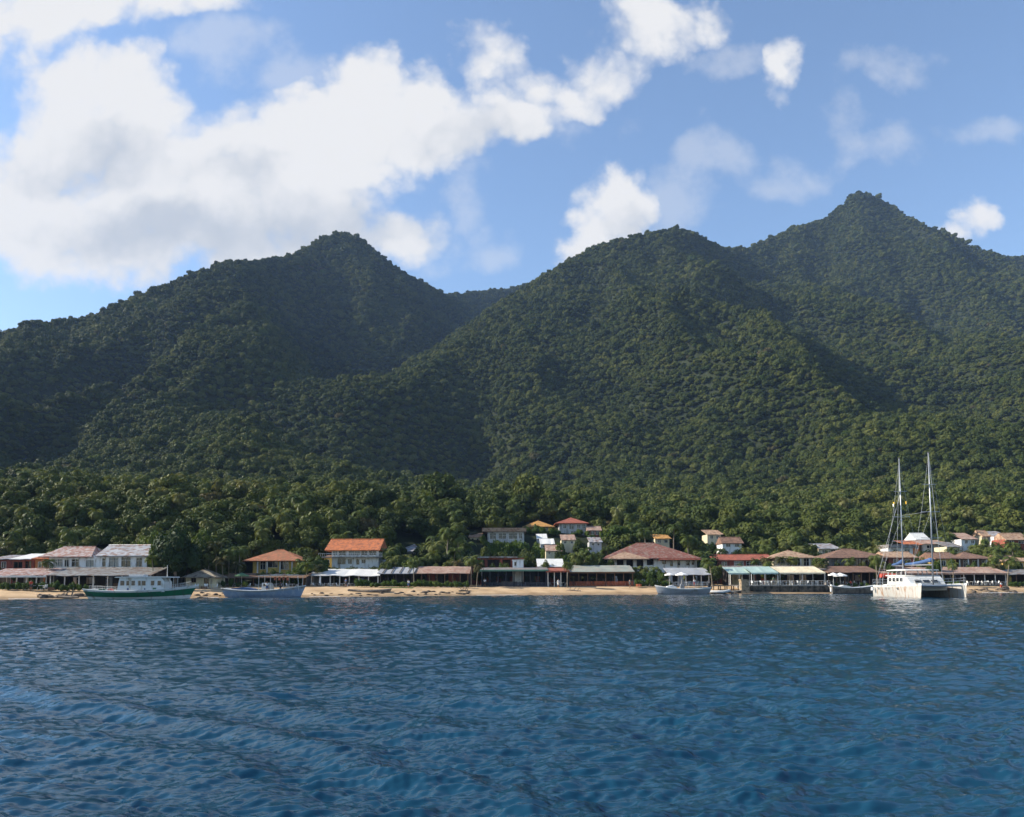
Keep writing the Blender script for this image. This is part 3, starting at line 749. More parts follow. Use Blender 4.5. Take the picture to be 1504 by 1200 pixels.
# ---- main restaurant block
house('terrace_house', 'reddish upper terrace under a thin grey roof behind the dark restaurant', 'house', (690, 770), 171, 819.5, 7, 'red_wall', [('flat', 688, 760, 819.8, 817.3, 'grey_tin_roof', .9)], [(696, 712, 822, 832, 'open'), (716, 734, 822, 833, 'open'), (738, 750, 822, 832, 'open')], frame='brown_wood', v_base=835, short='reddish upper terrace')
house('white_kiosk', 'small white box kiosk on the roof line of the dark restaurant', 'kiosk', (753, 769), 167.5, 823, 2.6, 'white_wall', [('flat', 752, 770, 823, 822, 'white_sheet', .1)], [(755, 759, 825, 831, 'glass')], v_base=833, short='white box kiosk')
house('white_roof_shed', 'brick shed with a large sloping white sheet roof', 'shed', (788, 828), 169, 832, 6, 'red_wall', [('shed', 789, 829, 832, 820.5, 'white_sheet', .3)], [(795, 801, 833.5, 838, 'glass')], v_base=834, short='white roofed brick shed')
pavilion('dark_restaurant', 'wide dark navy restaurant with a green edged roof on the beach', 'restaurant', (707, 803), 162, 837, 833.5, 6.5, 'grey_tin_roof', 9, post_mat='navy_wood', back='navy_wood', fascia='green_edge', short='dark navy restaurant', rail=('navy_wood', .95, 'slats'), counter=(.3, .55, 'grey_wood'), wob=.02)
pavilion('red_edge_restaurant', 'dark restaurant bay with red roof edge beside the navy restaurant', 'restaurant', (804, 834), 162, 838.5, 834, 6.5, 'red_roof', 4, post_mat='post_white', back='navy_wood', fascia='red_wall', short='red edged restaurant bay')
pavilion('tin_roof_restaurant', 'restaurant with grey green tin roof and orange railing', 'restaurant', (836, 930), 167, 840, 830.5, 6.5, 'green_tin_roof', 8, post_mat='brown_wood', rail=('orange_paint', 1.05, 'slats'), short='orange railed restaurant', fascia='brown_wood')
# ---- mansion
house('mansion', 'white mansion under a large weathered maroon hip roof', 'mansion', (902, 1024), 181, 818.5, 15, 'white_wall', [('hip', 884, 1028, 817.5, 797.5, 'maroon_roof', 1.6)],
      [(906, 916, 821, 832, 'open'), (920, 930, 821, 832, 'open'), (935, 945, 821, 832, 'open'), (950, 960, 820.5, 830, 'open'), (973, 978, 822, 828, 'glass'), (984, 988, 821.5, 831, 'glass'), (995, 999, 822, 830, 'glass'), (1008, 1012.5, 824, 830, 'glass'), (1016, 1019, 823, 829, 'glass')], v_base=838, short='white mansion', frame='brown_wood')
m_ = bpy.data.objects['mansion']
hip_roof(gx(972, 181) - m_.location.x, gx(1022, 181) - m_.location.x, -1.2, 6, gz(990, 820.5, 180) - m_.location.z, gz(990, 812.5, 184) - m_.location.z, .9).build('lower_roof', 'red_roof', m_)
hip_roof(gx(893, 181) - m_.location.x, gx(945, 181) - m_.location.x, -2.4, 5, gz(920, 819.5, 179) - m_.location.z, gz(920, 811, 183) - m_.location.z, .9).build('lower_roof', 'tan_roof', m_)
pavilion('grey_awning_bar', 'bar under pale grey awning below the white mansion', 'beach bar', (984, 1042), 169, 844, 834, 6, 'grey_awning', 6, short='grey awning bar', wob=.12, rail=('post_white', .9, ''))
# ---- right part
house('red_roof_row', 'long low building with a wavy red roof right of the mansion', 'house', (1052, 1134), 180, 822.5, 8, 'red_wall', [('gable', 1046, 1137, 822, 814.5, 'red_roof', .6)], [(1060, 1068, 825, 834, 'glass'), (1078, 1092, 824, 834, 'pale_glass'), (1096, 1105, 824, 834, 'glass'), (1112, 1126, 824, 834, 'pale_glass')], v_base=836, short='long low red roofed building')
house('arcade_house', 'yellow house with white arcade columns under a tan roof', 'house', (1139, 1198), 177, 818.5, 9, 'cream_wall', [('hip', 1132, 1203, 818, 808, 'tan_roof', .9)], [(1142, 1150, 821, 830, 'pale_glass'), (1155, 1164, 820, 834, 'glass'), (1167, 1176, 820, 834, 'glass'), (1180, 1189, 820, 834, 'glass')], v_base=836, short='yellow arcade house')
r_ = bpy.data.objects['arcade_house']
for u in (1153, 1165.5, 1178, 1191):
    xx = gx(u, 176) - r_.location.x; MB().tube([(xx, -.5, .2), (xx, -.5, gz(u, 819, 176) - r_.location.z)], .17, n=8).build('column', 'post_white', r_)
house('brown_roof_house', 'dark walled house under a broad brown hip roof behind the masts', 'house', (1218, 1300), 176, 818.5, 11, 'grey_wood', [('hip', 1210, 1308, 818, 806, 'brown_roof', .9)], [(1222, 1229, 821, 831, 'pale_glass'), (1233, 1240, 820, 832, 'pale_glass'), (1244, 1253, 820, 832, 'open'), (1257, 1266, 820, 832, 'glass'), (1270, 1278, 820, 832, 'glass'), (1284, 1294, 820, 832, 'open')], frame='brown_wood', v_base=834, short='broad brown roofed house')
house('rust_roof_house', 'house with rust streaked tan roof seen between the two masts', 'house', (1306, 1344), 178, 818.5, 8, 'red_wall', [('gable', 1302, 1347, 818, 810.5, 'tan_roof', .6)], [(1312, 1320, 821, 829, 'glass'), (1328, 1338, 821, 829, 'glass')], v_base=834, short='rust streaked house between the masts')
house('brown_cottage', 'cottage with short brown roof right of the catamaran masts', 'house', (1378, 1405), 180, 820, 8, 'yellow_wall', [('gable', 1372, 1409, 819.5, 811.5, 'brown_roof', .6)], [(1383, 1389, 823, 831, 'glass'), (1394, 1401, 823, 831, 'glass')], v_base=836, short='brown roofed cottage')
house('porch_house', 'low house with brown gable roof and pale porch columns at right', 'house', (1410, 1454), 181, 820, 9, 'brown_wood', [('hip', 1405, 1459, 819.5, 810.5, 'brown_roof', .8)], [(1415, 1422, 823, 833, 'glass'), (1428, 1436, 823, 833, 'glass'), (1442, 1449, 823, 833, 'glass')], v_base=836, short='house with porch columns')
r_ = bpy.data.objects['porch_house']
for u in (1412, 1425, 1439.5, 1452):
    xx = gx(u, 180) - r_.location.x; MB().tube([(xx, -.5, .2), (xx, -.5, gz(u, 820.5, 180) - r_.location.z)], .17, n=8).build('column', 'post_white', r_)
house('ochre_bungalow', 'ochre bungalow with tan roof at the right edge', 'house', (1474, 1520), 182, 824, 8, 'yellow_wall', [('gable', 1470, 1524, 823.5, 816, 'tan_roof', .6)], [(1482, 1489, 827, 835, 'glass'), (1496, 1503, 827, 835, 'glass')], v_base=838, short='ochre bungalow')
pavilion('brown_roof_tavern', 'tavern under a long brown roof left of the catamaran', 'tavern', (1216, 1290), 166, 840.5, 831.5, 6, 'brown_roof', 7, post_mat='brown_wood', short='long brown roofed tavern', floor_z=1.55)
pavilion('pink_awning_bar', 'beach bar under long pinkish awning behind the catamaran', 'beach bar', (1292, 1478), 171, 842, 833, 6, 'pink_roof', 13, short='pinkish awning bar', fascia='pink_roof', wob=.1)
pavilion('edge_bar', 'low grey roofed bar at the right edge', 'beach bar', (1480, 1530), 172, 843.5, 836, 6, 'grey_tin_roof', 5, short='low bar at the right edge', post_mat='brown_wood')
# ---- hillside houses on the right
for (a, b, ve, vr, yy, wall, kind, mat, lab, sh) in [
    (1306, 1342, 805, 799.5, 200, 'white_wall', 'flat', 'grey_tin_roof', 'long white hillside house with thin grey roof left of the first mast', 'long white hillside house'),
    (1332, 1352, 800, 793.5, 208, 'orange_wall', 'shed', 'terracotta', 'orange shack with rusty roof between the masts', 'orange shack'),
    (1346, 1363, 791.5, 783, 216, 'white_wall', 'gable', 'white_sheet', 'small white gabled house high between the masts', 'small white gabled house'),
    (1355, 1394, 799, 793, 209, 'grey_wall', 'shed', 'pink_roof', 'low grey house with pale pink roof behind the right mast', 'low grey house'),
    (1414, 1434, 792, 782.5, 218, 'white_wall', 'shed', 'pink_roof', 'white and pink shack on the slope right of the masts', 'white and pink shack'),
    (1444, 1454, 787, 779, 224, 'cream_wall', 'gable', 'tan_roof', 'tiny cream hut high on the slope at right', 'tiny cream hut'),
    (1462, 1482, 788, 780, 222, 'white_wall', 'shed', 'tin_roof', 'pale tin roofed shack near the right edge of the slope', 'pale tin roofed shack'),
    (1478, 1508, 792, 783, 217, 'red_wall', 'gable', 'tan_roof', 'brick house with tan roof at the right edge of the slope', 'brick hillside house'),
    (1062, 1090, 797, 789, 203, 'white_wall', 'gable', 'brown_roof', 'small white house with brown roof above the long red roof', 'small white house above the red roof'),
    (1392, 1412, 803, 796, 202, 'cream_wall', 'shed', 'grey_tin_roof', 'cream house with grey roof right of the right mast', 'cream house right of the masts'),
    (690, 706, 789, 783, 206, 'cream_wall', 'shed', 'tan_roof', 'small cream shack left of the flat roofed hillside house', 'cream shack left of the flat roof'),
    (1040, 1060, 785, 778, 212, 'cream_wall', 'shed', 'tan_roof', 'tan roofed shack high in the trees right of the mansion', 'tan roofed shack'),
    (963, 984, 791, 784.5, 205, 'cream_wall', 'shed', 'ochre_roof', 'small ochre shack in the trees above the mansion', 'small ochre shack'),
    (1203, 1232, 806, 798, 196, 'cream_wall', 'shed', 'tin_roof', 'tin roofed house above the gap between arcade and brown roof', 'tin roofed house in the gap')]:
    house('hillside_house', lab, 'house', (a, b), yy, ve, 6, wall, [(kind, a - 2, b + 2, ve, vr, mat, .5)], [(a + (b - a) * .15, a + (b - a) * .38, ve + 1.5, ve + 6, 'glass'), (a + (b - a) * .6, a + (b - a) * .85, ve + 1.5, ve + 6, 'glass')], v_base=ve + 3.5, short=sh)
# ---------------------------------------------------------------- sea wall, deck, awnings over the deck
ya = 158.0
x0, x1 = gx(1093, ya), gx(1222, ya)
sw = thing('sea_wall', 'dark stone sea wall carrying the restaurant terrace', 'sea wall', ((x0 + x1) / 2, ya, 0)); w = (x1 - x0) / 2
mb = MB(); g = random.Random(4)
for r in range(4):
    xx = -w + (r % 2) * -.3
    while xx < w:
        ww = g.uniform(.5, 1.1); a, b = max(xx, -w), min(xx + ww - .03, w)
        if b > a: mb.box(a, b, g.uniform(-.06, .04), .5, -.9 + r * .6 - (.6 if r == 0 else 0), -.9 + r * .6 + .57)
        xx += ww
mb.build('wall', 'sea_stone', sw)
MB().box(-w, w, .5, 9, -1.5, 1.49).build('fill', 'concrete', sw)
MB().box(-w - .1, w + .1, -.18, 9, 1.5, 1.68).build('coping', 'concrete', sw)
CLEAR.append((x0, x1, ya, ya + 12))
pl = thing('stone_pillar', 'tall pale stone pillar standing in the water at the jetty', 'pillar', (gx(1093, 157), 157, -.6))
mb = MB()
for r in range(9):
    k = .75 + .03 * ((r * 7) % 3); mb.box(-k, k, -k, k, r * .36, r * .36 + .345)
mb.build('shaft', 'pillar_stone', pl); MB().box(-.9, .9, -.9, .9, 3.24, 3.45).build('cap', 'pillar_stone', pl)
jt = thing('jetty', 'narrow wooden jetty on posts between launch and sea wall', 'jetty', (gx(1066, 160), 160, 0))
w = (gx(1087, 160) - gx(1045, 160)) / 2
mb = MB()
for i in range(22): mb.box(-w + i * 2 * w / 22, -w + (i + .88) * 2 * w / 22, -.9, .9, 1.58, 1.66)
mb.build('deck', 'grey_wood', jt)
for i in range(5):
    for yy in (-.75, .75): MB().tube([(-w + .2 + i * (2 * w - .4) / 4, yy, -1.5), (-w + .2 + i * (2 * w - .4) / 4, yy, 1.57)], .1, n=7).build('pile', 'dark_wood', jt)

def awning(label, us, y, v_front, v_back, depth, mat, scallop=True, group=None):
    a, b = gx(us[0], y), gx(us[1], y); xc = (a + b) / 2; w = (b - a) / 2 - .04
    root = thing('awning', label, 'awning', (xc, y, 1.68), 0, group)
    zf = at(us[0], v_front, y).z - 1.68; zb = at(us[0], v_back, y + depth).z - 1.68
    mb = MB(); n = 8
    # cloth sags a little between its ribs and folds down in front
    vs = []; 
    for i in range(n + 1):
        x = -w + 2 * w * i / n; sg = -.10 * math.sin(math.pi * ((i * 2.0 / n) % 1))
        for t in (0, .5, 1): vs.append((x, depth * t, zf + (zb - zf) * t + sg * (1 - abs(2 * t - 1)) - .02 * (i % 2)))
        vs.append((x, -.03, zf - .28 - (.08 if i % 2 else 0)))
    fs = []
    for i in range(n):
        p, q = 4 * i, 4 * i + 4
        fs += [(p + 3, q + 3, q, p), (p, q, q + 1, p + 1), (p + 1, q + 1, q + 2, p + 2)]
    mb.add(vs, fs); o = mb.build('cloth', mat, root)
    sm = o.modifiers.new('thick', 'SOLIDIFY'); sm.thickness = .02
    for i in range(3):
        x = -w + .1 + (2 * w - .2) * i / 2
        MB().tube([(x, .1, 0), (x, .1, zf - .06)], .06, n=6).build('post', 'post_white', root)
    MB().tube([(-w, .08, zf - .05), (w, .08, zf - .05)], .035, n=5).build('front_rail', 'metal_grey', root)
    return root
awning('small pale green awning at the left end of the terrace', (1070, 1102), 163, 841.5, 833, 5, 'mint_awning')
awning('bright mint green awning in the middle of the terrace', (1103, 1144), 161, 841, 832, 6, 'mint_awning')
awning('wide cream awning with orange front on the terrace', (1145, 1213), 161, 841, 832, 6, 'cream_awning')
pavilion('terrace_restaurant', 'dark open restaurant room behind the mint and cream awnings', 'restaurant', (1072, 1212), 168, 836, 831, 6, 'grey_tin_roof', 9, short='terrace restaurant behind the awnings', floor_z=1.69, sides=True, panels=[(.1, .2, 'cream_wall'), (.5, .62, 'cream_wall')])
fl = thing('terrace_rail', 'low white railing along the edge of the stone terrace', 'railing', (gx(1160, 158.3), 158.4, 1.68))
w = (gx(1220, 158.3) - gx(1101, 158.3)) / 2
mb = MB(); mb.tube([(-w, 0, .85), (w, 0, .85)], .03, n=5); mb.tube([(-w, 0, .45), (w, 0, .45)], .02, n=5); mb.build('rail', 'post_white', fl)
for i in range(14): MB().tube([(-w + 2 * w * i / 13, 0, 0), (-w + 2 * w * i / 13, 0, .85)], .03, n=5).build('post', 'post_white', fl)

# ---------------------------------------------------------------- furniture
def chair_mesh(mat):
    mb = MB(); mb.box(-.24, .24, -.24, .24, .42, .47)
    mb.add([(-.24, .2, .47), (.24, .2, .47), (.22, .30, .92), (-.22, .30, .92), (-.24, .25, .47), (.24, .25, .47), (.22, .34, .92), (-.22, .34, .92)], [(0, 1, 2, 3), (7, 6, 5, 4), (0, 4, 5, 1), (1, 5, 6, 2), (2, 6, 7, 3), (3, 7, 4, 0)])
    for sx in (-1, 1):
        for sy in (-1, 1): mb.tube([(sx * .21, sy * .21, .42), (sx * .25, sy * .25, 0)], .026, n=4)
        mb.box(sx * .25 - .025, sx * .25 + .025, -.2, .25, .64, .68)
    return mb.mesh('chair', mat)
def table_mesh(top, leg):
    mb = MB(); n = 14
    mb.prism([(math.cos(6.283 * i / n) * .52, math.sin(6.283 * i / n) * .52) for i in range(n)], 'z', .70, .74)
    mb.tube([(0, 0, .70), (0, 0, .03)], .05, n=6, mi=1); mb.prism([(math.cos(6.283 * i / n) * .28, math.sin(6.283 * i / n) * .28) for i in range(n)], 'z', 0, .035, mi=1)
    return mb.mesh('table', [top, leg])
CH = {'white': chair_mesh('plastic_white'), 'dark': chair_mesh('plastic_dark'), 'orange': chair_mesh('orange_paint')}
TB = {'white': table_mesh('plastic_white', 'metal_grey'), 'dark': table_mesh('brown_wood', 'metal_grey')}
def seats(u0, u1, y, z, n, col, tcol, where, depth=2.2):
    g = random.Random(int(u0))
    for i in range(n):
        u = u0 + (u1 - u0) * (i + .5) / n + g.uniform(-1, 1); yy = y + g.uniform(0, depth)
        x = gx(u, yy)
        t = link('table', TB[tcol], None, (x, yy, z)); t.rotation_euler.z = g.random() * 6
        tag(t, '%s round cafe table %s' % ({'white': 'white', 'dark': 'brown'}[tcol], where), 'table', 'tables ' + where)
        for s in (-1, 1):
            a = g.uniform(-.5, .5); c = link('chair', CH[col], None, (x + s * .85 * math.cos(a), yy + .85 * math.sin(a), z)); c.rotation_euler.z = -s * math.pi / 2 + a
            tag(c, '%s cafe chair %s' % (col if col != 'white' else 'white plastic', where), 'chair', '%s chairs %s' % (col, where))
seats(8, 68, 131.2, 1.37, 5, 'white', 'white', 'in front of the patched roof beach bar', 1.0)
seats(90, 128, 136.2, 1.47, 4, 'dark', 'dark', 'under the tin roofed villa terrace')
seats(276, 318, 141.5, 1.40, 3, 'white', 'white', 'in front of the thatched hut', 1.2)
seats(326, 440, 149.5, 1.48, 5, 'white', 'white', 'before the dark garden shelter', 3)
seats(463, 520, 154, 1.5, 5, 'white', 'white', 'under the white awning bar', 3)
seats(560, 602, 158.6, 1.6, 3, 'dark', 'dark', 'under the dark framed awning')
seats(612, 684, 159.6, 1.6, 4, 'dark', 'dark', 'inside the pink roofed cafe')
seats(714, 796, 163, 1.68, 5, 'dark', 'dark', 'inside the dark navy restaurant')
seats(808, 832, 162.6, 1.62, 2, 'white', 'white', 'in the red edged restaurant bay')
seats(840, 926, 167.6, 1.62, 6, 'orange', 'dark', 'behind the orange railing')
seats(988, 1038, 169.6, 1.68, 4, 'white', 'white', 'under the grey awning bar')
seats(1106, 1142, 159.6, 1.69, 3, 'white', 'white', 'under the mint green awning')
seats(1148, 1212, 159.6, 1.69, 5, 'white', 'dark', 'under the cream awning')
seats(1224, 1284, 166.5, 1.61, 4, 'white', 'dark', 'inside the long brown roofed tavern')
seats(1424, 1474, 169.0, 1.52, 5, 'white', 'white', 'under the right end of the pinkish awning', 1.5)

def parasol(u, y, z, h, r, mat, label, closed=False):
    root = thing('parasol', label, 'parasol', (gx(u, y), y, z))
    MB().tube([(0, 0, 0), (0, 0, h)], .035, n=6).build('pole', 'post_white', root)
    mb = MB(); n = 8; vs = [(0, 0, h)]
    if closed:
        mb.tube([(0, 0, h * .35), (0, 0, h * .5), (0, 0, h)], .22, .05, n=8)
    else:
        for k in range(n):
            a = 6.283 * k / n; vs.append((math.cos(a) * r, math.sin(a) * r, h - r * .38))
        for k in range(n):
            a = 6.283 * k / n; vs.append((math.cos(a) * r, math.sin(a) * r, h - r * .38 - .2))
        mb.add(vs, [(0, 1 + k, 1 + (k + 1) % n) for k in range(n)] + [(1 + k, 1 + n + k, 1 + n + (k + 1) % n, 1 + (k + 1) % n) for k in range(n)])
    mb.build('canopy', mat, root)
    return root
parasol(355, 148, 1.5, 2.9, 1.4, 'cloth_green', 'faded green parasol over the chairs behind the blue boat')
parasol(470, 154, 1.5, 2.5, .4, 'cloth_white', 'closed white parasol at the left end of the white awning bar', closed=True)
parasol(983, 163, 1.5, 2.8, 1.0, 'cloth_white', 'open white parasol behind the grey launch')
parasol(1001, 164, 1.55, 2.9, 1.35, 'cloth_white', 'large open white parasol in front of the grey awning bar')
parasol(1224, 160, 1.6, 2.6, 1.1, 'cloth_white', 'small white parasol at the right end of the sea wall')
parasol(1234, 163, 1.5, 2.7, 1.5, 'cloth_white', 'white parasol in front of the long brown roofed tavern')

# ---------------------------------------------------------------- rocks, logs, hedges
def rock(x, y, r, label, group, mat='rock', z=None, flat=.6, seed=None):
    g = random.Random(seed if seed is not None else int(x * 91 + y * 37)); mb = MB(); ph = [g.random() * 6 for _ in range(4)]
    vs = []
    for (a, b, c) in ICO2[0]:
        k = 1 + .22 * math.sin(3 * a + ph[0]) + .18 * math.sin(4 * b + ph[1]) + .14 * math.sin(5 * c + 3 * a + ph[2])
        vs.append((a * k * r * 1.25, b * k * r, max(-.5, c * k * r * flat)))
    mb.add(vs, ICO2[1]); o = mb.build('rock', mat, None, (x, y, ground(x, y) if z is None else z))
    return tag(o, label, 'rock', group)
g = random.Random(8)
for (u0, u1, n, where, r0, r1, back) in [(58, 134, 15, 'on the beach left of the green boat', .35, .8, 2.2), (455, 560, 14, 'on the beach below the white awning bar', .15, .42, 3.5), (575, 690, 26, 'on the beach below the pink roofed cafe', .15, .45, 4), (1422, 1486, 16, 'on the beach right of the catamaran', .3, .8, 4), (285, 330, 7, 'on the beach between the two left boats', .15, .4, 4), (1042, 1086, 6, 'under the jetty', .3, .6, 2)]:
    for i in range(n):
        u = u0 + (u1 - u0) * (i + g.random()) / n; yy = shore(gx(u, 145)) ; yy = float(shore(gx(u, yy))) + g.uniform(.2, back)
        rock(gx(u, yy), yy, g.uniform(r0, r1), 'brown rock ' + where, 'rocks ' + where, flat=g.uniform(.45, .75))
def log(u, y, ln, r, az, label, branches=2, seed=1):
    g = random.Random(seed); x = gx(u, y); z = ground(x, y) + r * .6
    d = Vector((math.cos(az), math.sin(az), .05)); mb = MB()
    pts = [d * ln * (t - .5) + Vector((0, 0, .12 * math.sin(5 * t))) for t in (0, .25, .5, .75, 1)]; mb.tube(pts, r, r * .55, n=7)
    for b in range(branches):
        p = pts[1 + b % 3]; q = Vector((g.uniform(-1, 1), g.uniform(-.4, .4), g.uniform(.4, 1))).normalized() * ln * .28
        mb.tube([p, p + q * .6, p + q + Vector((g.uniform(-.2, .2), 0, .1))], r * .5, r * .15, n=5)
    return tag(mb.build('log', 'driftwood', None, (x, y, z)), label, 'log')
log(94, 125.8, 5.5, .28, -.2, 'long dark log lying on the beach left of the green boat', 3, 2)
log(683, 149.5, 2.6, .16, .5, 'tangled driftwood log on the sand below the pink cafe', 4, 3)
log(842, 155.5, 3.2, .16, -.5, 'dark driftwood branch on the sand below the orange railing', 3, 5)
log(300, 130.5, 2.2, .12, .1, 'short driftwood log between the two left boats', 1, 7)
def hedge_row(u0, u1, y, n, rad, h, label, group):
    g = random.Random(int(u0 * 3))
    for i in range(n):
        u = u0 + (u1 - u0) * (i + .5) / n; yy = y + g.uniform(-.5, .5)
        shrub(gx(u, yy), yy, rad * g.uniform(.75, 1.2), h * g.uniform(.7, 1.2), label, group)
hedge_row(0, 130, 131.5, 15, .75, 1.25, 'grey green shrub along the beach left of the green boat', 'shrubs along the left beach')
hedge_row(522, 556, 152.5, 5, .8, 1.2, 'yellow green shrub before the white awning bar', 'shrubs before the white awning bar')
hedge_row(560, 690, 154.5, 17, .85, 1.15, 'leafy hedge shrub before the pink roofed cafe', 'hedge shrubs before the cafe')
hedge_row(376, 446, 155.5, 9, 1.3, 2.6, 'tall green hedge bush below the yellow house', 'tall hedge below the yellow house')
hedge_row(720, 800, 196, 11, 2.0, 3.6, 'round bush below the flat roofed hillside house', 'bushes below the flat roofed hillside house')
hedge_row(770, 822, 217, 7, 1.4, 1.7, 'bright bush below the ochre roofed hillside house', 'bushes below the ochre roof')
hedge_row(1224, 1288, 163.2, 7, .55, .9, 'small green plant before the long brown roofed tavern', 'plants before the brown roofed tavern')
hedge_row(1300, 1420, 168.5, 12, .6, 1.0, 'small dark plant before the pinkish awning bar', 'plants before the pinkish awning bar')
hedge_row(1482, 1504, 168.5, 4, .8, 1.3, 'green shrub before the low bar at the right edge', 'shrubs at the right edge bar')
hedge_row(932, 985, 164.0, 7, .8, 1.4, 'green shrub between orange railing and launch', 'shrubs below the mansion trees')
hedge_row(280, 366, 147.5, 8, .7, 1.2, 'green shrub around the thatched hut', 'shrubs around the thatched hut')
def crate(u, y, z, mat, label, sx=.5):
    mb = MB()
    for k in range(4): mb.box(-sx, sx, -.3, -.27, .02 + k * .13, .12 + k * .13); mb.box(-sx, sx, .27, .3, .02 + k * .13, .12 + k * .13)
    for x in (-sx, sx - .03): mb.box(x, x + .03, -.269, .269, .02, .53)
    mb.box(-sx + .031, sx - .031, -.269, .269, .0, .03)
    o = mb.build('crate', mat, None, (gx(u, y), y, z)); o.rotation_euler.z = (u % 7) * .2 - .6; return tag(o, label, 'crate')
crate(300, 140, 1.34, 'brown_wood', 'brown slatted crate in front of the thatched hut')
crate(703, 158.5, 1.42, 'grey_wood', 'grey slatted crate at the left corner of the navy restaurant')
crate(938, 163, 1.45, 'orange_paint', 'orange crate right of the orange railing')
crate(1215, 159.3, 1.69, 'grey_wood', 'grey crate at the right end of the stone terrace')
crate(76, 131, 1.3, 'brown_wood', 'brown crate in front of the white villa terrace')
fo = MB(); g = random.Random(5)
for (u0, u1) in ((14, 60), (300, 322), (455, 500), (700, 760), (1440, 1500)):
    n = int((u1 - u0) / 1.6); vs = []
    for i in range(n + 1):
        u = u0 + (u1 - u0) * i / n; yy = float(shore(gx(u, 140))); yy = float(shore(gx(u, yy))); x = gx(u, yy); w = .12 + .5 * math.sin(math.pi * i / n) * g.uniform(.3, 1)
        vs += [(x, yy - .25 - w + g.uniform(-.1, .1), .035), (x, yy - .2 + g.uniform(-.1, .12), .06)]
    fo.add(vs, [(2 * i, 2 * i + 2, 2 * i + 3, 2 * i + 1) for i in range(n)])
paint('foam_white', (.72, .74, .74), .8, .2, 3.0)
tag(fo.build('surf_foam', 'foam_white'), 'thin white foam where the sea meets the sand', 'foam', kind='stuff')
lw = MB()
n = 26; vs = []
for i in range(n + 1):
    u = 556 + (606 - 556) * i / n; x = gx(u, 150.5)
    for yy in (149.6, 152.8): vs.append((x, yy, ground(x, yy) + .05 + .03 * math.sin(i * 1.7)))
lw.add(vs, [(2 * i, 2 * i + 2, 2 * i + 3, 2 * i + 1) for i in range(n)])
tag(lw.build('lawn', 'lawn'), 'strip of short bright grass behind the beach', 'lawn', kind='stuff')
# ---------------------------------------------------------------- boats
paint('hull_white', (.60, .61, .60), .4, .10, .5, (.30, .26, .2), .25, (.8, .8, .25))
paint('hull_grey', (.27, .28, .30), .45, .15, .5, (.2, .17, .14), .35, (.8, .8, .25))
paint('hull_green', (.012, .12, .055), .4, .2, .6, (.03, .06, .04), .3, (.8, .8, .25))
paint('hull_blue', (.20, .26, .36), .45, .2, .5, (.30, .34, .40), .45, (.8, .8, .3))
paint('hull_dark', (.022, .022, .026), .5, .3, .6)
paint('hull_rusty', (.45, .43, .39), .4, .08, .5, (.30, .15, .07), .34, (1.6, 1.6, .35))
paint('hull_brown', (.20, .15, .11), .7, .3, .8, (.08, .06, .05), .4, (.8, .8, .3))
paint('deck_pale', (.50, .46, .40), .8, .2, .8, (.25, .2, .15), .3)
paint('rubber_grey', (.45, .46, .47), .6, .12, 1)
paint('flag_yellow', (.70, .42, .03), .8, .1, 2)

def hull_mesh(L, B, stern, mid, bow, keel, bands, mats, transom=.75, rake=.10, full=.55, n=26, sternrake=.03, fine=1.0):
    """lofted boat hull, bow towards +x; sheer heights stern/mid/bow; bands = upper heights (fraction of sheer) of each colour from the keel up"""
    mb = MB(); rows = [0] + sorted(set([.12, .3, .5, .7, .86, 1.0] + [b for b in bands if b < 1]))
    S = []
    for i in range(n + 1):
        t = i / n
        sheer = (stern * (1 - t) * (1 - 2 * t) + 4 * mid * t * (1 - t) + bow * t * (2 * t - 1))
        bw = B / 2 * (transom + (1 - transom) * math.sin(min(1, t / .45) * math.pi / 2)) if t < .45 else B / 2 * (1 - ((t - .45) / .55) ** (2.2 * fine)) ** .8
        bw = max(bw, .015)
        S.append((t, sheer, bw))
    ring = []
    for (t, sh, bw) in S:
        pr = []
        for r in rows:
            z = keel + (sh - keel) * r
            hb = bw * (r ** full if r > 0 else 0.0) if t < .98 else bw * (r ** .8)
            hb = max(hb, .012)
            x = -L / 2 + L * t + rake * L * (r - .5) * max(0, t - .6) / .4 * 1.0 - sternrake * L * (r - .5) * max(0, .3 - t) / .3
            pr.append((x, hb, z))
        ring.append(pr)
    m = len(rows)
    for sg in (1, -1):
        vs = [(x, sg * y, z) for pr in ring for (x, y, z) in pr]
        b0 = len(mb.v); mb.v += vs
        for i in range(n):
            for j in range(m - 1):
                mid_r = (rows[j] + rows[j + 1]) / 2; mi = sum(1 for b in bands if mid_r > b)
                mb.f.append([b0 + i * m + j, b0 + (i + 1) * m + j, b0 + (i + 1) * m + j + 1, b0 + i * m + j + 1][::sg]); mb.mi.append(min(mi, len(mats) - 2))
    tr = [(x, y, z) for (x, y, z) in ring[0]]; vs = tr + [(x, -y, z) for (x, y, z) in tr]
    mb.add(vs, [(j, j + 1, m + j + 1, m + j) for j in range(m - 1)], min(len(bands), len(mats) - 2))
    # deck a little under the sheer
    dk = []
    for pr in ring:
        x, y, z = pr[-1]; dk += [(x, y * .97, z - .16), (x, -y * .97, z - .16)]
    mb.add(dk, [(2 * i, 2 * i + 2, 2 * i + 3, 2 * i + 1) for i in range(n)], len(mats) - 1)
    me = bpy.data.meshes.new('hull'); me.from_pydata(mb.v, [], mb.f)
    for q in mats: me.materials.append(MATS[q])
    me.polygons.foreach_set('material_index', mb.mi); me.update()
    return me, S
def rail_wale(S, L, rake, r, mat, parent, sternrake=.03, dz=.02):
    for sg in (1, -1):
        pts = [(-L / 2 + L * t + rake * L * .5 * max(0, t - .6) / .4 - sternrake * L * .5 * max(0, .3 - t) / .3, sg * bw, sh + dz) for (t, sh, bw) in S]
        MB().tube(pts, r, n=5).build('gunwale', mat, parent)
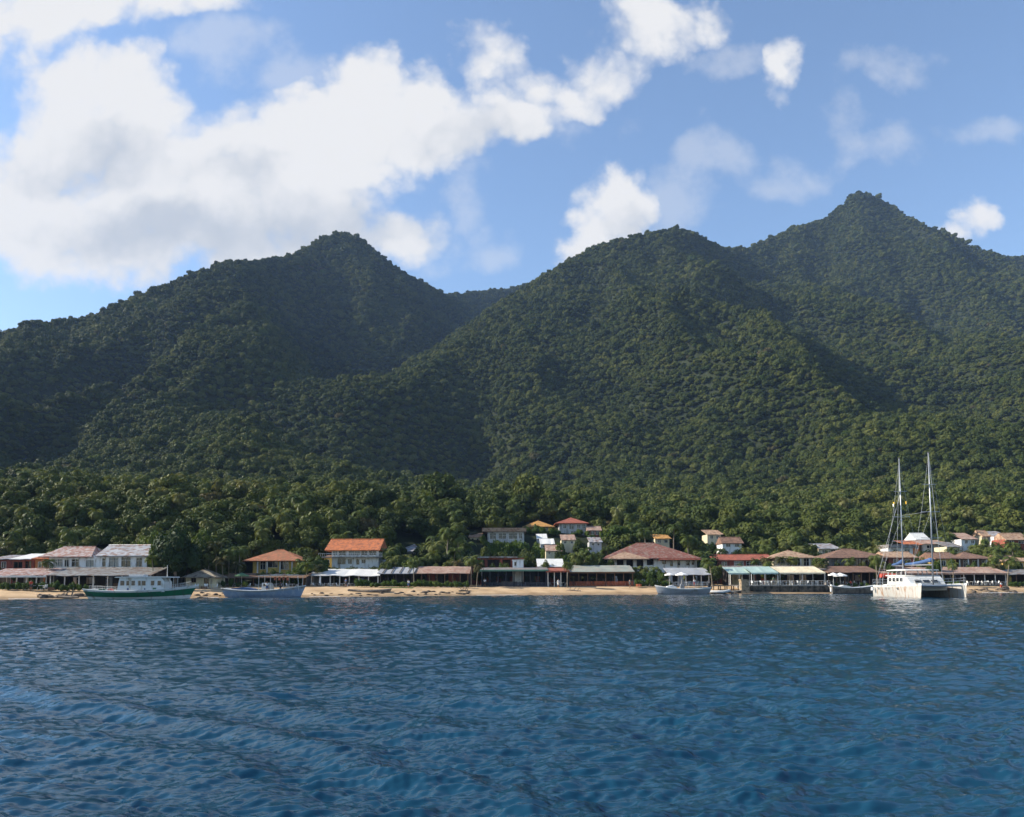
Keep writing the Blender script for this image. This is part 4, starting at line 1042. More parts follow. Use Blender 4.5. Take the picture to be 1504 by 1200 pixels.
def railing(pts, h, mat, parent, step=1.0, name='railing', r=.022):
    mb = MB(); P = [Vector(p) for p in pts]
    for k in (1, .55): mb.tube([p + Vector((0, 0, h * k)) for p in P], r, n=4)
    for a, b in zip(P, P[1:]):
        n = max(1, int((b - a).length / step))
        for i in range(n + 1): q = a.lerp(b, i / n); mb.tube([q, q + Vector((0, 0, h))], r, n=4)
    return mb.build(name, mat, parent)

def boat_windows(root, xs, y, z0, z1, sg=-1, mat='glass'):
    for (a, b) in xs:
        f = MB(); e = .05; yo = y * 1.0
        lo, hi = sorted((yo, yo + sg * .04))
        f.box(a, b, lo, hi, z0, z0 + e); f.box(a, b, lo, hi, z1 - e, z1); f.box(a, a + e, lo, hi, z0 + e, z1 - e); f.box(b - e, b, lo, hi, z0 + e, z1 - e)
        fo = f.build('window', 'post_white', root); lo2, hi2 = sorted((yo + sg * .003, yo + sg * .02))
        MB().box(a + e, b - e, lo2, hi2, z0 + e, z1 - e).build('pane', mat, fo)

# ---- green and white passenger boat (bow to the right)
yb = 121.5
gb = thing('passenger_boat', 'green and white passenger boat with a long cabin, moored at the left beach', 'boat', (gx(208, yb), yb, 0), R(2))
me, S = hull_mesh(15.6, 3.9, 1.55, 1.25, 2.05, -.45, [.22, .44, .86], ['hull_dark', 'hull_white', 'hull_green', 'hull_white', 'deck_pale'], rake=.09, sternrake=.05, transom=.8)
link('hull', me, gb); rail_wale(S, 15.6, .09, .07, 'hull_white', gb, .05)
zc = 1.1
cab = MB(); cab.prism([(-3.1, zc), (4.1, zc), (4.1, 2.6), (3.6, 3.3), (-2.7, 3.3)], 'y', -1.45, 1.45); cab.build('cabin', 'hull_white', gb)
MB().prism([(-3.4, 3.3), (5.2, 3.3), (5.1, 3.44), (.9, 3.5), (-3.2, 3.42)], 'y', -1.75, 1.75).build('cabin_roof', 'white_sheet', gb)
boat_windows(gb, [(-2.6, -1.9), (-1.7, -1.15), (-.95, -.3), (.1, .55), (.6, 1.3), (2.0, 2.6), (3.0, 3.6)], -1.45, 2.05, 2.85)
boat_windows(gb, [(-1.6, -1.2), (1.0, 1.25)], -1.45, 1.35, 1.75, mat='cloth_blue'); boat_windows(gb, [(2.3, 2.9)], -1.45, 1.35, 1.8, mat='cloth_green')
for xx in (4.3, 4.95): 
    for yy in (-1.5, 1.5): MB().tube([(xx, yy, 1.3), (xx, yy, 3.3)], .04, n=5).build('roof_post', 'post_white', gb)
railing([(4.6, -1.4, 1.35), (6.6, -.75, 1.7), (7.6, 0, 1.95)], .75, 'post_white', gb); railing([(4.6, 1.4, 1.35), (6.6, .75, 1.7), (7.6, 0, 1.95)], .75, 'post_white', gb)
railing([(-3.2, -1.5, 1.1), (-7.2, -1.5, 1.35), (-7.4, 1.5, 1.35), (-3.2, 1.5, 1.1)], .7, 'post_white', gb)
MB().tube([(3.9, 0, 3.4), (3.9, 0, 5.2)], .05, .03, n=6).build('mast', 'post_white', gb)
MB().box(-1.6, .6, -.8, .8, 3.5, 3.78).build('roof_crate', 'rubber_grey', gb)
tag(MB().prism([(math.cos(k * .785) * .35, math.sin(k * .785) * .3 + .3) for k in range(8)], 'y', -.35, .35).build('cool_box', 'cloth_red', None, tuple(gb.matrix_basis @ Vector((-4.3, -.8, 1.02)))), 'red cool box on the rear deck of the green boat', 'cool box')
tag(MB().prism([(math.cos(k * .785) * .4, math.sin(k * .785) * .3 + .3) for k in range(8)], 'y', -.4, .4).build('barrel', 'hull_green', None, tuple(gb.matrix_basis @ Vector((-5.6, -.8, 1.05)))), 'green barrel on the rear deck of the green boat', 'barrel')

# ---- blue working boat
yb = 132
bb = thing('work_boat', 'blue grey open boat with a grey canopy, beached right of the thatched hut', 'boat', (gx(388, yb), yb, -.05), R(-3))
me, S = hull_mesh(13.2, 3.3, 1.6, 1.2, 2.0, -.4, [.25, .82], ['hull_dark', 'hull_blue', 'hull_grey', 'deck_pale'], rake=.08, sternrake=.06, transom=.6)
link('hull', me, bb); rail_wale(S, 13.2, .08, .07, 'hull_white', bb, .06)
MB().prism([(-.6, 3.62), (6.4, 3.72), (6.4, 3.84), (2.5, 3.92), (-.6, 3.76)], 'y', -1.5, 1.5).build('canopy', 'tin_roof', bb)
for xx in (-.4, 1.6, 3.8, 6.2):
    for yy in (-1.35, 1.35): MB().tube([(xx, yy * (1 if xx < 5 else .6), 1.2), (xx, yy, 3.64)], .04, n=5).build('canopy_post', 'post_white', bb)
MB().prism([(-.2, 1.0), (1.5, 1.0), (1.5, 1.9), (1.1, 2.5), (-.1, 2.5)], 'y', -.7, .7).build('wheelhouse', 'hull_white', bb)
boat_windows(bb, [(.1, 1.0)], -.7, 1.9, 2.35)
MB().prism([(-5.6, 1.15), (-1.2, 1.0), (-1.6, 1.55), (-3.2, 1.75), (-5.2, 1.6)], 'y', -.9, .9).build('tarpaulin', 'cloth_blue', bb)
for i, xx in enumerate((2.2, 2.9, 3.6, 4.3)):
    j = MB(); j.prism([(xx, 2.9), (xx + .4, 2.9), (xx + .36, 3.5), (xx + .04, 3.5)], 'y', -1.42, -1.3); j.build('hanging_vest', 'orange_paint', bb)

# ---- grey launch
yb = 154.5
la = thing('launch', 'pale grey open launch with white rim moored at the jetty', 'boat', (gx(1003, yb), yb, 0), R(178))
me, S = hull_mesh(10.3, 2.9, 1.3, 1.0, 1.7, -.4, [.26, .9], ['hull_dark', 'hull_grey', 'hull_white', 'deck_pale'], rake=.07, sternrake=.04, transom=.55)
link('hull', me, la); rail_wale(S, 10.3, .07, .08, 'white_sheet', la, .04)
for xx in (-3, -1.2, .6, 2.4): MB().box(xx, xx + .3, -1.1, 1.1, .95, 1.03).build('bench', 'deck_pale', la)
MB().prism([(-.3, 1.1), (.6, 1.1), (.6, 1.6), (.4, 2.0), (-.1, 1.9)], 'y', -.45, .45).build('console', 'hull_grey', la)
for k in range(2): MB().prism([(-5.3, .7), (-4.95, .6), (-4.9, 1.9), (-5.05, 2.15), (-5.35, 2.05)], 'y', -.55 + k * .75, -.2 + k * .75).build('outboard_motor', 'hull_dark', la)
railing([(-4.6, 1.2, 1.45), (-1.5, 1.4, 1.3), (2, 1.25, 1.4)], .8, 'metal_grey', la)
MB().prism([(1.2, .85), (3.4, .9), (3.2, 1.5), (2.2, 1.75), (1.4, 1.45)], 'y', -.7, .7).build('tarpaulin', 'cloth_white', la)
for xx in (-3.6, -2.2, -.9): 
    for yy in (-1.0, 1.0): MB().tube([(xx, yy, 1.0), (xx, yy * .9, 2.3)], .03, n=5).build('canopy_post', 'metal_grey', la)
MB().prism([(-3.9, 2.3), (-.6, 2.28), (-.7, 2.36), (-2.2, 2.44), (-3.8, 2.38)], 'y', -1.1, 1.1).build('canopy', 'grey_awning', la)
# ---- inflatable dinghy
yb = 156.5
dg = thing('dinghy', 'small pale inflatable dinghy beside the launch', 'dinghy', (gx(1056, yb), yb, .05), R(-8))
mb = MB(); mb.tube([(-1.9, .65, .35), (.8, .65, .35), (1.7, .38, .5), (2.0, 0, .58), (1.7, -.38, .5), (.8, -.65, .35), (-1.9, -.65, .35)], .27, .27, n=9); mb.build('tube', 'rubber_grey', dg, smooth=True)
MB().box(-1.6, 1.2, -.45, .45, .12, .2).build('floor', 'deck_pale', dg); MB().box(-1.75, -1.65, -.5, .5, .2, .75).build('transom', 'grey_wood', dg); MB().box(-.3, 0, -.55, .55, .5, .56).build('bench', 'grey_wood', dg)
# ---- rowing boat near the jetty
yb = 157
rb = thing('rowing_boat', 'small tan rowing boat tied between dinghy and stone pillar', 'boat', (gx(1077, yb), yb, 0), R(-12))
me, S = hull_mesh(3.6, 1.4, .62, .5, .8, -.2, [.9], ['hull_brown', 'hull_white', 'deck_pale'], rake=.06, transom=.7); link('hull', me, rb); rail_wale(S, 3.6, .06, .04, 'deck_pale', rb)
for xx in (-.9, .3): MB().box(xx, xx + .22, -.5, .5, .42, .47).build('bench', 'grey_wood', rb)
# ---- brown boat left of the catamaran
yb = 155
bt = thing('cargo_boat', 'low brown wooden boat with pale rim left of the catamaran', 'boat', (gx(1252, yb), yb, 0), R(3))
me, S = hull_mesh(8.6, 2.4, 1.5, 1.15, 1.6, -.35, [.28, .78], ['hull_dark', 'hull_brown', 'grey_wood', 'deck_pale'], rake=.06, sternrake=.05, transom=.6)
link('hull', me, bt); rail_wale(S, 8.6, .06, .08, 'hull_white', bt, .05)
for xx in (-2.6, -.8, 1.0): MB().box(xx, xx + .28, -.95, .95, 1.1, 1.17).build('bench', 'deck_pale', bt)
MB().prism([(-3.0, 1.05), (-.4, 1.05), (-.8, 1.45), (-2.0, 1.7), (-2.9, 1.4)], 'y', -.7, .7).build('tarpaulin', 'white_sheet', bt)
MB().prism([(-4.5, .4), (-4.1, .4), (-4.05, 1.7), (-4.4, 1.8)], 'y', -.2, .2).build('outboard_motor', 'plastic_white', bt)
# ---- weathered skiff on the beach
ys_ = 143.3
sk = thing('wooden_skiff', 'weathered brown wooden skiff pulled up on the beach below the white awning', 'boat', (gx(543, ys_), ys_, .42), R(2)); sk.rotation_euler.x = R(6)
me, S = hull_mesh(7.6, 1.7, .75, .55, .9, -.3, [.85], ['hull_brown', 'grey_wood', 'deck_pale'], rake=.06, transom=.6); link('hull', me, sk); rail_wale(S, 7.6, .06, .045, 'grey_wood', sk)
for xx in (-2, 0, 1.8): MB().box(xx, xx + .22, -.6, .6, .46, .52).build('bench', 'grey_wood', sk)

# ---- catamaran
ct = thing('catamaran', 'white two masted sailing catamaran with blue sail covers at anchor', 'catamaran', (gx(1350, 117), 117.3, 0), R(-91))
HB, HL = 3.15, 14.2
for sg in (1, -1):
    me, S = hull_mesh(HL, 1.75, 1.75, 1.8, 2.05, -.45, [.2, .9], ['hull_dark', 'hull_rusty' , 'hull_white', 'deck_pale'], rake=.03, sternrake=-.05, transom=.72, full=.38, fine=.85)
    ho = link('hull', me, ct, (0, sg * HB, 0)); rail_wale(S, HL, .03, .05, 'hull_white', ho, -.05)
MB().box(-6.2, 3.4, -2.42, 2.42, 1.05, 1.95).build('bridge_deck', 'hull_white', ct)
MB().tube([(6.4, -HB + .2, 1.75), (6.4, HB - .2, 1.75)], .14, n=8).build('cross_beam', 'metal_grey', ct)
MB().box(3.42, 6.3, -2.3, 2.3, 1.62, 1.66).build('trampoline', 'plastic_dark', ct)
cb = MB(); cb.prism([(-4.6, 1.96), (2.9, 1.96), (2.2, 2.7), (1.4, 3.1), (-4.4, 3.2)], 'y', -2.5, 2.5); cb.build('cabin', 'hull_white', ct)
cr = MB(); cr.prism([(-4.9, 3.2), (1.5, 3.1), (1.2, 3.22), (-2, 3.36), (-4.9, 3.34)], 'y', -2.6, 2.6); cr.build('cabin_roof', 'white_sheet', ct)
for sg in (-1, 1): boat_windows(ct, [(-4.0, -3.1), (-2.8, -1.9), (-1.6, -.7), (-.4, .5)], sg * 2.5, 2.35, 2.95, sg)
for yy in (-1.9, -.7, .5):
    f = MB(); f.slab([(2.83, yy, 2.18), (2.83, yy + 1.1, 2.18), (2.42, yy + 1.1, 2.62), (2.42, yy, 2.62)], .04); fo = f.build('window', 'post_white', ct); MB().slab([(2.86, yy + .1, 2.24), (2.86, yy + 1.0, 2.24), (2.50, yy + 1.0, 2.6), (2.50, yy + .1, 2.6)], .02).build('pane', 'glass', fo)
# raised cockpit shelter with arched openings
for xx in (-4.6, -3.3, -1.9, -.4, 1.0):
    for sg in (-1, 1): MB().tube([(xx, sg * 2.3, 3.3), (xx, sg * 2.3, 3.75), (xx + .2, sg * 2.1, 4.0)], .07, n=6).build('shelter_post', 'hull_white', ct)
MB().prism([(-5.0, 4.0), (1.4, 3.98), (1.2, 4.1), (-1.8, 4.22), (-5.0, 4.12)], 'y', -2.4, 2.4).build('shelter_roof', 'white_sheet', ct)
MB().prism([(-6.4, 3.0), (-5.6, 3.0), (-5.5, 3.3), (-5.8, 3.62), (-6.3, 3.5)], 'y', -2.9, -.6).build('stern_cover', 'cloth_red', ct)
for sg in (-1, 1):
    for xx in (-5.9,): MB().tube([(xx, sg * 2.6, 1.9), (xx, sg * 2.6, 3.05)], .05, n=6).build('stern_post', 'metal_grey', ct)
for sg in (1, -1):
    railing([(-6.9, sg * (HB + .55), 1.75), (-3, sg * (HB + .8), 1.78), (1, sg * (HB + .78), 1.85), (4.5, sg * (HB + .45), 1.95), (6.9, sg * HB, 2.05)], .85, 'metal_grey', ct, 1.6)
railing([(-6.9, -HB - .55, 1.75), (-6.9, -HB + .5, 1.75)], .95, 'metal_grey', ct, .5); railing([(6.9, -HB, 2.0), (6.5, 0, 1.9), (6.9, HB, 2.0)], .8, 'metal_grey', ct, 1.4)
boat_windows(ct, [(-4.8, -4.3), (-2.2, -1.8), (-1.2, -.8), (1.5, 1.9)], -HB - .86, 1.25, 1.5)
MASTX = (4.3, -4.6); TOP = (21.0, 21.6)
for mx, tz in zip(MASTX, TOP):
    mo = MB().tube([(mx, 0, 1.6), (mx, 0, 12), (mx - .1, 0, tz)], .105, .07, n=9).build('mast', 'metal_grey', ct, smooth=True)
    for zz, wl in ((8.6, 1.5), (12.4, 1.3), (16.4, 1.0)):
        MB().tube([(mx, -wl, zz + .05), (mx, 0, zz), (mx, wl, zz + .05)], .045, n=5).build('spreader', 'metal_grey', mo)
    MB().box(mx - .35, mx + .2, -.05, .05, tz + .002, tz + .18).build('masthead', 'plastic_dark', mo)
    ln = 8.2 if mx > 0 else 3.6
    bo = MB().tube([(mx - .12, 0, 4.75), (mx - ln, 0, 4.9)], .09, n=7).build('boom', 'metal_grey', ct)
    sc_ = MB(); pts = [(mx - .1, 0, 5.35)] + [(mx - .1 - (ln - .3) * t, 0, 5.02 + .42 * (1 - t) ** 2 * 1.2) for t in (.06, .15, .3, .5, .75, 1)]
    sc_.tube(pts, .36, .17, n=9); sc_.build('sail_cover', 'cloth_blue', bo, smooth=True)
    for (q, zz) in (((mx + .1, -HB - .2, 1.9), tz - .4), ((mx + .1, HB + .2, 1.9), tz - .4), ((mx - 1.2, -HB - .3, 1.9), 12.4), ((mx - 1.2, HB + .3, 1.9), 12.4)):
        sp_ = (mx - .05, math.copysign(1.3, q[1]), 12.45)
        MB().tube([q, sp_, (mx - .08, 0, zz)] if zz > 13 else [q, (mx, 0, zz)], .010, n=4).build('shroud', 'metal_grey', ct)
MB().tube([(7.0, 0, 1.8), (MASTX[0], 0, 20.6)], .03, n=5).build('forestay', 'metal_grey', ct)
MB().tube([(-6.9, 0, 2.0), (MASTX[1] - .1, 0, 21.4)], .022, n=4).build('backstay', 'metal_grey', ct)
MB().tube([(MASTX[0] - .1, 0, 12.5), (MASTX[1], 0, 12.6)], .02, n=4).build('triatic_stay', 'metal_grey', ct)
MB().tube([(-6.9, -HB, 2.4), (MASTX[1] - .1, 0, 16)], .022, n=4).build('backstay', 'metal_grey', ct)
for (yy, zz, m) in ((-1.0, 14.4, 'flag_yellow'), (.9, 14.5, 'flag_yellow'), (-1.1, 14.1, 'cloth_white')):
    q = MASTX[1]; MB().add([(q, yy, zz), (q - .55, yy + .12, zz - .06), (q - .5, yy + .05, zz + .36), (q, yy, zz + .4)], [(0, 1, 2, 3)]).build('pennant', m, ct)
    MB().tube([(q, yy, 12.45), (q, yy, zz + .42)], .012, n=3).build('flag_line', 'metal_grey', ct)
tag(MB().tube([(0, 0, 0), (0, 0, .5)], .24, .2, n=9).build('fender', 'cloth_white', None, tuple(ct.matrix_basis @ Vector((-6.0, -HB - 1.05, 1.0)))), 'white fender hung on the stern quarter of the catamaran', 'fender')
# ---------------------------------------------------------------- people
def person(x, y, z, rz, label, shirt='cloth_white', shorts='cloth_blue', sit=False, arms=(.15, .2)):
    root = thing('person', label, 'person', (x, y, z), rz)
    hz = .92 if not sit else .46
    V = {'pelvis': (0, 0, hz), 'waist': (0, 0, hz + .2), 'chest': (0, .0, hz + .42), 'neck': (0, -.01, hz + .57), 'head': (0, -.02, hz + .68), 'crown': (0, 0, hz + .79)}
    E = [('pelvis', 'waist'), ('waist', 'chest'), ('chest', 'neck'), ('neck', 'head'), ('head', 'crown')]
    rad = {'pelvis': .14, 'waist': .13, 'chest': .155, 'neck': .055, 'head': .10, 'crown': .07}
    for s, nm in ((-1, 'l'), (1, 'r')):
        if sit:
            L = [('hip', (s * .1, -.02, hz), .09), ('knee', (s * .13, -.43, hz + .02), .065), ('ankle', (s * .13, -.45, .07), .042), ('toe', (s * .14, -.6, .04), .04)]
        else:
            L = [('hip', (s * .1, 0, hz - .04), .095), ('knee', (s * .11, -.02, .48), .065), ('ankle', (s * .11, .02, .07), .042), ('toe', (s * .13, -.14, .035), .038)]
        fw = arms[0]
        A = [('sh', (s * .19, 0, hz + .47), .062), ('el', (s * .25, -.05, hz + .2), .045), ('wr', (s * (.25 - fw * .3), -.12 - fw, hz - .02 + fw * .6), .033), ('hand', (s * (.24 - fw * .3), -.16 - fw, hz - .1 + fw * .6), .035)]
        prev = 'pelvis'
        for n_, p, r in L: V[nm + n_] = p; rad[nm + n_] = r; E.append((prev, nm + n_)); prev = nm + n_
        prev = 'chest'
        for n_, p, r in A: V[nm + n_] = p; rad[nm + n_] = r; E.append((prev, nm + n_)); prev = nm + n_
    def skin(name, keys, mat, grow=0):
        ks = [k for k in V if k in keys]; idx = {k: i for i, k in enumerate(ks)}
        me = bpy.data.meshes.new(name); me.from_pydata([V[k] for k in ks], [(idx[a], idx[b]) for a, b in E if a in idx and b in idx], [])
        me.materials.append(MATS[mat]); o = link(name, me, root)
        md = o.modifiers.new('skin', 'SKIN'); me.skin_vertices.new() if not me.skin_vertices else None
        for i, k in enumerate(ks): me.skin_vertices[0].data[i].radius = (rad[k] + grow,) * 2
        me.skin_vertices[0].data[0].use_root = True
        o.modifiers.new('smooth', 'SUBSURF').levels = 1; o.modifiers['smooth'].render_levels = 1
        return o
    skin('body', V.keys(), 'skin')
    skin('shirt', ['pelvis', 'waist', 'chest', 'lsh', 'rsh', 'lel', 'rel'], shirt, .022)
    skin('shorts', ['pelvis', 'lhip', 'rhip', 'lknee', 'rknee'], shorts, .026)
    mb = MB(); mb.add([(a * .108, b * .112 + .015, hz + .735 + c * .085) for a, b, c in ICO2[0]], ICO2[1]); mb.build('hair', 'hair', root)
    return root
p = bb.matrix_basis @ Vector((.9, -1.0, 1.02)); person(p.x, p.y, p.z, R(15), 'person in white shirt standing on the blue boat')
p = bb.matrix_basis @ Vector((2.9, -.2, 1.02)); person(p.x, p.y, p.z, R(-40), 'person in dark shirt standing under the canopy of the blue boat', 'plastic_dark', 'plastic_dark')
person(gx(820, 160.5), 160.5, ground(gx(820, 160.5), 160.5), R(30), 'person in white clothes standing before the red edged restaurant bay', 'cloth_white', 'cloth_white')
person(gx(712, 161), 161, ground(gx(712, 161), 161), R(-20), 'person in pale shirt at the left corner of the dark navy restaurant', 'cloth_white', 'plastic_dark')
person(gx(1249, 163), 163, ground(gx(1249, 163), 163), R(10), 'person in red shirt before the long brown roofed tavern', 'cloth_red', 'plastic_dark')

for (u, y, z, rz, lab, a, b) in [(46, 130.5, 1.33, 20, 'person in red shirt standing before the patched roof beach bar', 'cloth_red', 'plastic_dark'), (508, 152.5, None, -30, 'person in blue shirt before the white awning bar', 'cloth_blue', 'plastic_dark'), (600, 149.5, None, 60, 'person in white shirt walking on the sand below the framed awning', 'cloth_white', 'cloth_blue'),
                             (925, 162.5, None, -50, 'person in dark clothes at the right end of the orange railing', 'plastic_dark', 'plastic_dark'), (1020, 165.5, None, 15, 'person in white shirt before the grey awning bar', 'cloth_white', 'cloth_red'), (1136, 160, 1.69, 10, 'person in green shirt under the mint awning', 'cloth_green', 'plastic_dark'), (1470, 164.5, None, 25, 'person in red shorts on the sand right of the catamaran', 'cloth_white', 'cloth_red')]:
    x = gx(u, y); person(x, y, ground(x, y) if z is None else z, R(rz), lab, a, b)
# ---------------------------------------------------------------- trees with a place of their own in the photograph
def tree_at(u, v_top, y, rad, label, crown=None, squash=1.0, group=None):
    x = gx(u, y); z = ground(x, y); h = gz(u, v_top, y) - z
    return tree(x, y, rad, max(h, rad * 1.2), label, group, crown, z=z, squash=squash)
def palm_at(u, v_top, y, fr, label, dry=False, group=None):
    x = gx(u, y); z = ground(x, y); h = gz(u, v_top, y) - z
    return palm(x, y, max(2.0, h - fr * .55), fr, label, group, dry, z)
tree_at(257, 770, 140, 4.3, 'big dark round tree behind the green boat', CROWN_DARK, 1.18)
tree_at(236, 783, 143, 2.4, 'bright green tree against the left of the big dark tree', CROWN_BRIGHT[0])
tree_at(290, 792, 150, 2.6, 'leafy tree right of the big dark tree', CROWN_NEAR[1])
for (u, v, y, f, lab, dry) in [(318, 792, 151, 2.4, 'palm with brown fronds left of the yellow house', True), (336, 800, 149, 2.5, 'tall palm left of the yellow house', False), (352, 797, 156, 2.4, 'palm touching the left edge of the yellow house roof', False), (306, 806, 150, 2.0, 'short palm above the thatched hut', False), (328, 815, 148, 2.0, 'drooping brown palm behind the thatched hut', True),
                               (344, 822, 149, 2.0, 'low palm with dry skirt right of the thatched hut', True), (458, 815, 160, 2.2, 'palm left of the hotel', False), (466, 826, 158, 1.8, 'short palm at the left end of the white awning', True), (568, 800, 168, 2.6, 'grey green palm at the right corner of the hotel', False), (578, 812, 166, 2.2, 'palm behind the dark framed awning', False),
                               (598, 810, 170, 2.4, 'palm before the half hidden grey roofed house', False), (618, 815, 168, 2.2, 'palm above the left end of the pink cafe roof', False), (636, 790, 172, 2.8, 'tall palm above the pink cafe roof', False), (655, 768, 176, 3.2, 'tallest palm above the pink cafe', False), (676, 778, 176, 3.0, 'tall palm left of the flat roofed hillside house', False),
                               (690, 790, 180, 2.8, 'palm below the flat roofed hillside house', False), (642, 806, 170, 2.4, 'low palm in the middle of the pink cafe roof', False), (664, 800, 170, 2.6, 'palm with long trunk above the right of the pink cafe', False), (842, 808, 174, 2.4, 'palm right of the white roofed brick shed', False), (858, 800, 178, 2.4, 'palm behind the left of the orange railed restaurant', False),
                               (872, 806, 176, 2.4, 'palm behind the middle of the orange railed restaurant', False), (890, 800, 190, 2.6, 'palm over the left end of the maroon roof', False), (930, 830, 172, 1.9, 'small palm right of the orange railed restaurant', False), (945, 828, 171, 2.0, 'palm before the left wing of the mansion', False), (965, 829, 170, 2.0, 'palm before the white wing of the mansion', False),
                               (1032, 806, 184, 2.5, 'palm at the right corner of the mansion roof', False), (1042, 822, 174, 2.2, 'palm left of the small green awning', False), (1054, 828, 172, 1.9, 'short palm above the jetty', False), (1126, 822, 172, 1.7, 'small palm between red roof and yellow arcade', False), (1206, 816, 174, 2.2, 'palm between yellow arcade and brown roof', False),
                               (1460, 808, 184, 2.4, 'palm right of the house with porch columns', False), (1472, 800, 186, 2.6, 'tall palm left of the ochre bungalow', False), (1490, 792, 192, 2.6, 'palm above the ochre bungalow', False), (1466, 826, 176, 1.9, 'yellow palm above the right end of the pinkish awning', True), (1434, 798, 192, 2.4, 'palm behind the house with porch columns', False),
                               (732, 832, 167.6, 1.2, 'potted palm on the reddish upper terrace', False), (950, 770, 196, 3.0, 'tall palm behind the maroon roof', False), (990, 766, 200, 3.0, 'tall slender palm above the ridge of the maroon roof', False), (1012, 782, 196, 2.8, 'palm above the right end of the maroon roof', False),
                               (1098, 800, 190, 2.4, 'palm above the right half of the long red roof', False), (1128, 796, 192, 2.6, 'tall palm between red roof and yellow arcade', False), (1176, 798, 192, 2.4, 'palm above the ridge of the yellow arcade house', False), (1242, 796, 192, 2.5, 'palm above the left half of the broad brown roof', False), (1290, 798, 190, 2.5, 'palm above the right end of the broad brown roof', False),
                               (1322, 806, 186, 2.2, 'palm just left of the left mast', False), (1396, 802, 188, 2.3, 'palm above the brown roofed cottage', False), (1418, 806, 188, 2.2, 'palm above the left end of the porch house', True), (1300, 822, 173, 1.7, 'low palm between brown roofed tavern and pinkish awning', False), (1206, 826, 170, 1.8, 'low palm at the right end of the cream awning', True), (1064, 802, 190, 2.4, 'palm above the left end of the long red roof', False),
                               (449, 822, 153, 2.0, 'leaning palm between the garden shelter and the white awning', False), (608, 818, 156.5, 1.9, 'palm at the joint of dark framed awning and pink cafe', False), (692, 812, 158.5, 2.2, 'palm in the gap left of the navy restaurant', False), (700, 824, 158, 1.7, 'short palm in the gap left of the navy restaurant', True), (833, 822, 160, 1.8, 'palm between the navy and the orange railed restaurants', False), (1046, 816, 166, 2.1, 'palm right of the grey awning bar', False), (1288, 812, 164, 2.0, 'palm at the right end of the brown roofed tavern', False),
                               (1479, 814, 168, 2.0, 'palm between the pinkish awning and the low edge bar', False), (226, 812, 138, 1.8, 'palm at the right corner of the villa terrace', False), (66, 818, 139, 1.7, 'palm between patched beach bar roof and white villa', False), (5, 812, 156, 2.0, 'palm behind the small brick shack', False), (34, 806, 160, 2.1, 'palm behind the red shop', False), (1400, 824, 168, 1.6, 'small palm before the pinkish awning right of the masts', False)]:
    palm_at(u, v, y, f, lab, dry)
for (u, v, y, r, lab, cr) in [(628, 800, 182, 2.6, 'dark tree behind the pink cafe', CROWN_NEAR[0]), (660, 783, 186, 3.2, 'broad tree behind the tall palms', CROWN_NEAR[1]), (648, 812, 174, 2.4, 'dark bushy tree between the tall palms', CROWN_DARK), (690, 806, 176, 2.6, 'dark tree left of the reddish upper terrace', CROWN_DARK), (830, 812, 178, 2.4, 'yellow green tree right of the white roofed shed', CROWN_BRIGHT[1]), (780, 806, 178, 2.2, 'round tree above the white box kiosk', CROWN_NEAR[2]),
                              (850, 818, 176, 2.2, 'green tree behind the tin roof of the orange railed restaurant', CROWN_NEAR[0]), (880, 810, 182, 2.2, 'bushy tree left of the mansion', CROWN_NEAR[1]), (955, 836, 168.5, 1.9, 'spreading green tree before the mansion', CROWN_BRIGHT[0]), (972, 838, 167, 1.6, 'small yellow green tree beside the open white parasol', CROWN_BRIGHT[1]), (936, 838, 169, 1.6, 'small tree at the right end of the orange railing', CROWN_NEAR[2]), (1040, 812, 180, 2.4, 'dark tree between mansion and red roof', CROWN_DARK), (1048, 832, 170, 1.8, 'bushy tree above the jetty', CROWN_NEAR[0]),
                              (1130, 826, 171, 1.3, 'round green bush tree above the mint awning', CROWN_BRIGHT[0]), (1202, 822, 172, 1.7, 'tree at the right of the yellow arcade', CROWN_NEAR[1]), (1372, 822, 173, 1.8, 'yellow green tree behind the right mast', CROWN_BRIGHT[1]), (1462, 818, 178, 2.0, 'tree right of the porch columns', CROWN_BRIGHT[0]), (1496, 806, 186, 2.4, 'tree above the ochre bungalow', CROWN_NEAR[2]), (452, 812, 164, 2.2, 'tree between yellow house and hotel', CROWN_NEAR[0]), (440, 826, 158, 1.6, 'yellow green tree at the right corner of the yellow house', CROWN_BRIGHT[1]), (566, 822, 162, 1.8, 'leafy tree at the right foot of the hotel', CROWN_NEAR[2]), (404, 796, 178, 3.0, 'dark tree directly behind the yellow house', CROWN_DARK), (372, 800, 174, 2.6, 'tree behind the left of the yellow house', CROWN_NEAR[1]), (1086, 806, 190, 2.2, 'dark tree above the middle of the long red roof', CROWN_DARK), (1140, 806, 188, 1.9, 'yellow green tree left of the yellow arcade roof', CROWN_BRIGHT[1]), (1214, 808, 188, 2.2, 'dark tree between arcade and broad brown roof', CROWN_DARK), (1350, 808, 188, 2.0, 'green tree between the two masts', CROWN_NEAR[0]), (1364, 806, 190, 2.2, 'dark tree behind the right mast', CROWN_DARK), (1432, 806, 190, 2.2, 'green tree above the porch house', CROWN_NEAR[1]), (1310, 826, 172, 1.3, 'small bush tree left of the catamaran cabin', CROWN_BRIGHT[0]), (1146, 832, 170, 1.2, 'small yellow green tree between mint and cream awnings', CROWN_BRIGHT[1]), (852, 790, 200, 2.2, 'round tree below the highest hillside villa', CROWN_NEAR[0]), (820, 796, 190, 1.8, 'dark tree beside the white hillside shacks', CROWN_NEAR[2])]:
    tree_at(u, v, y, r, lab, cr)

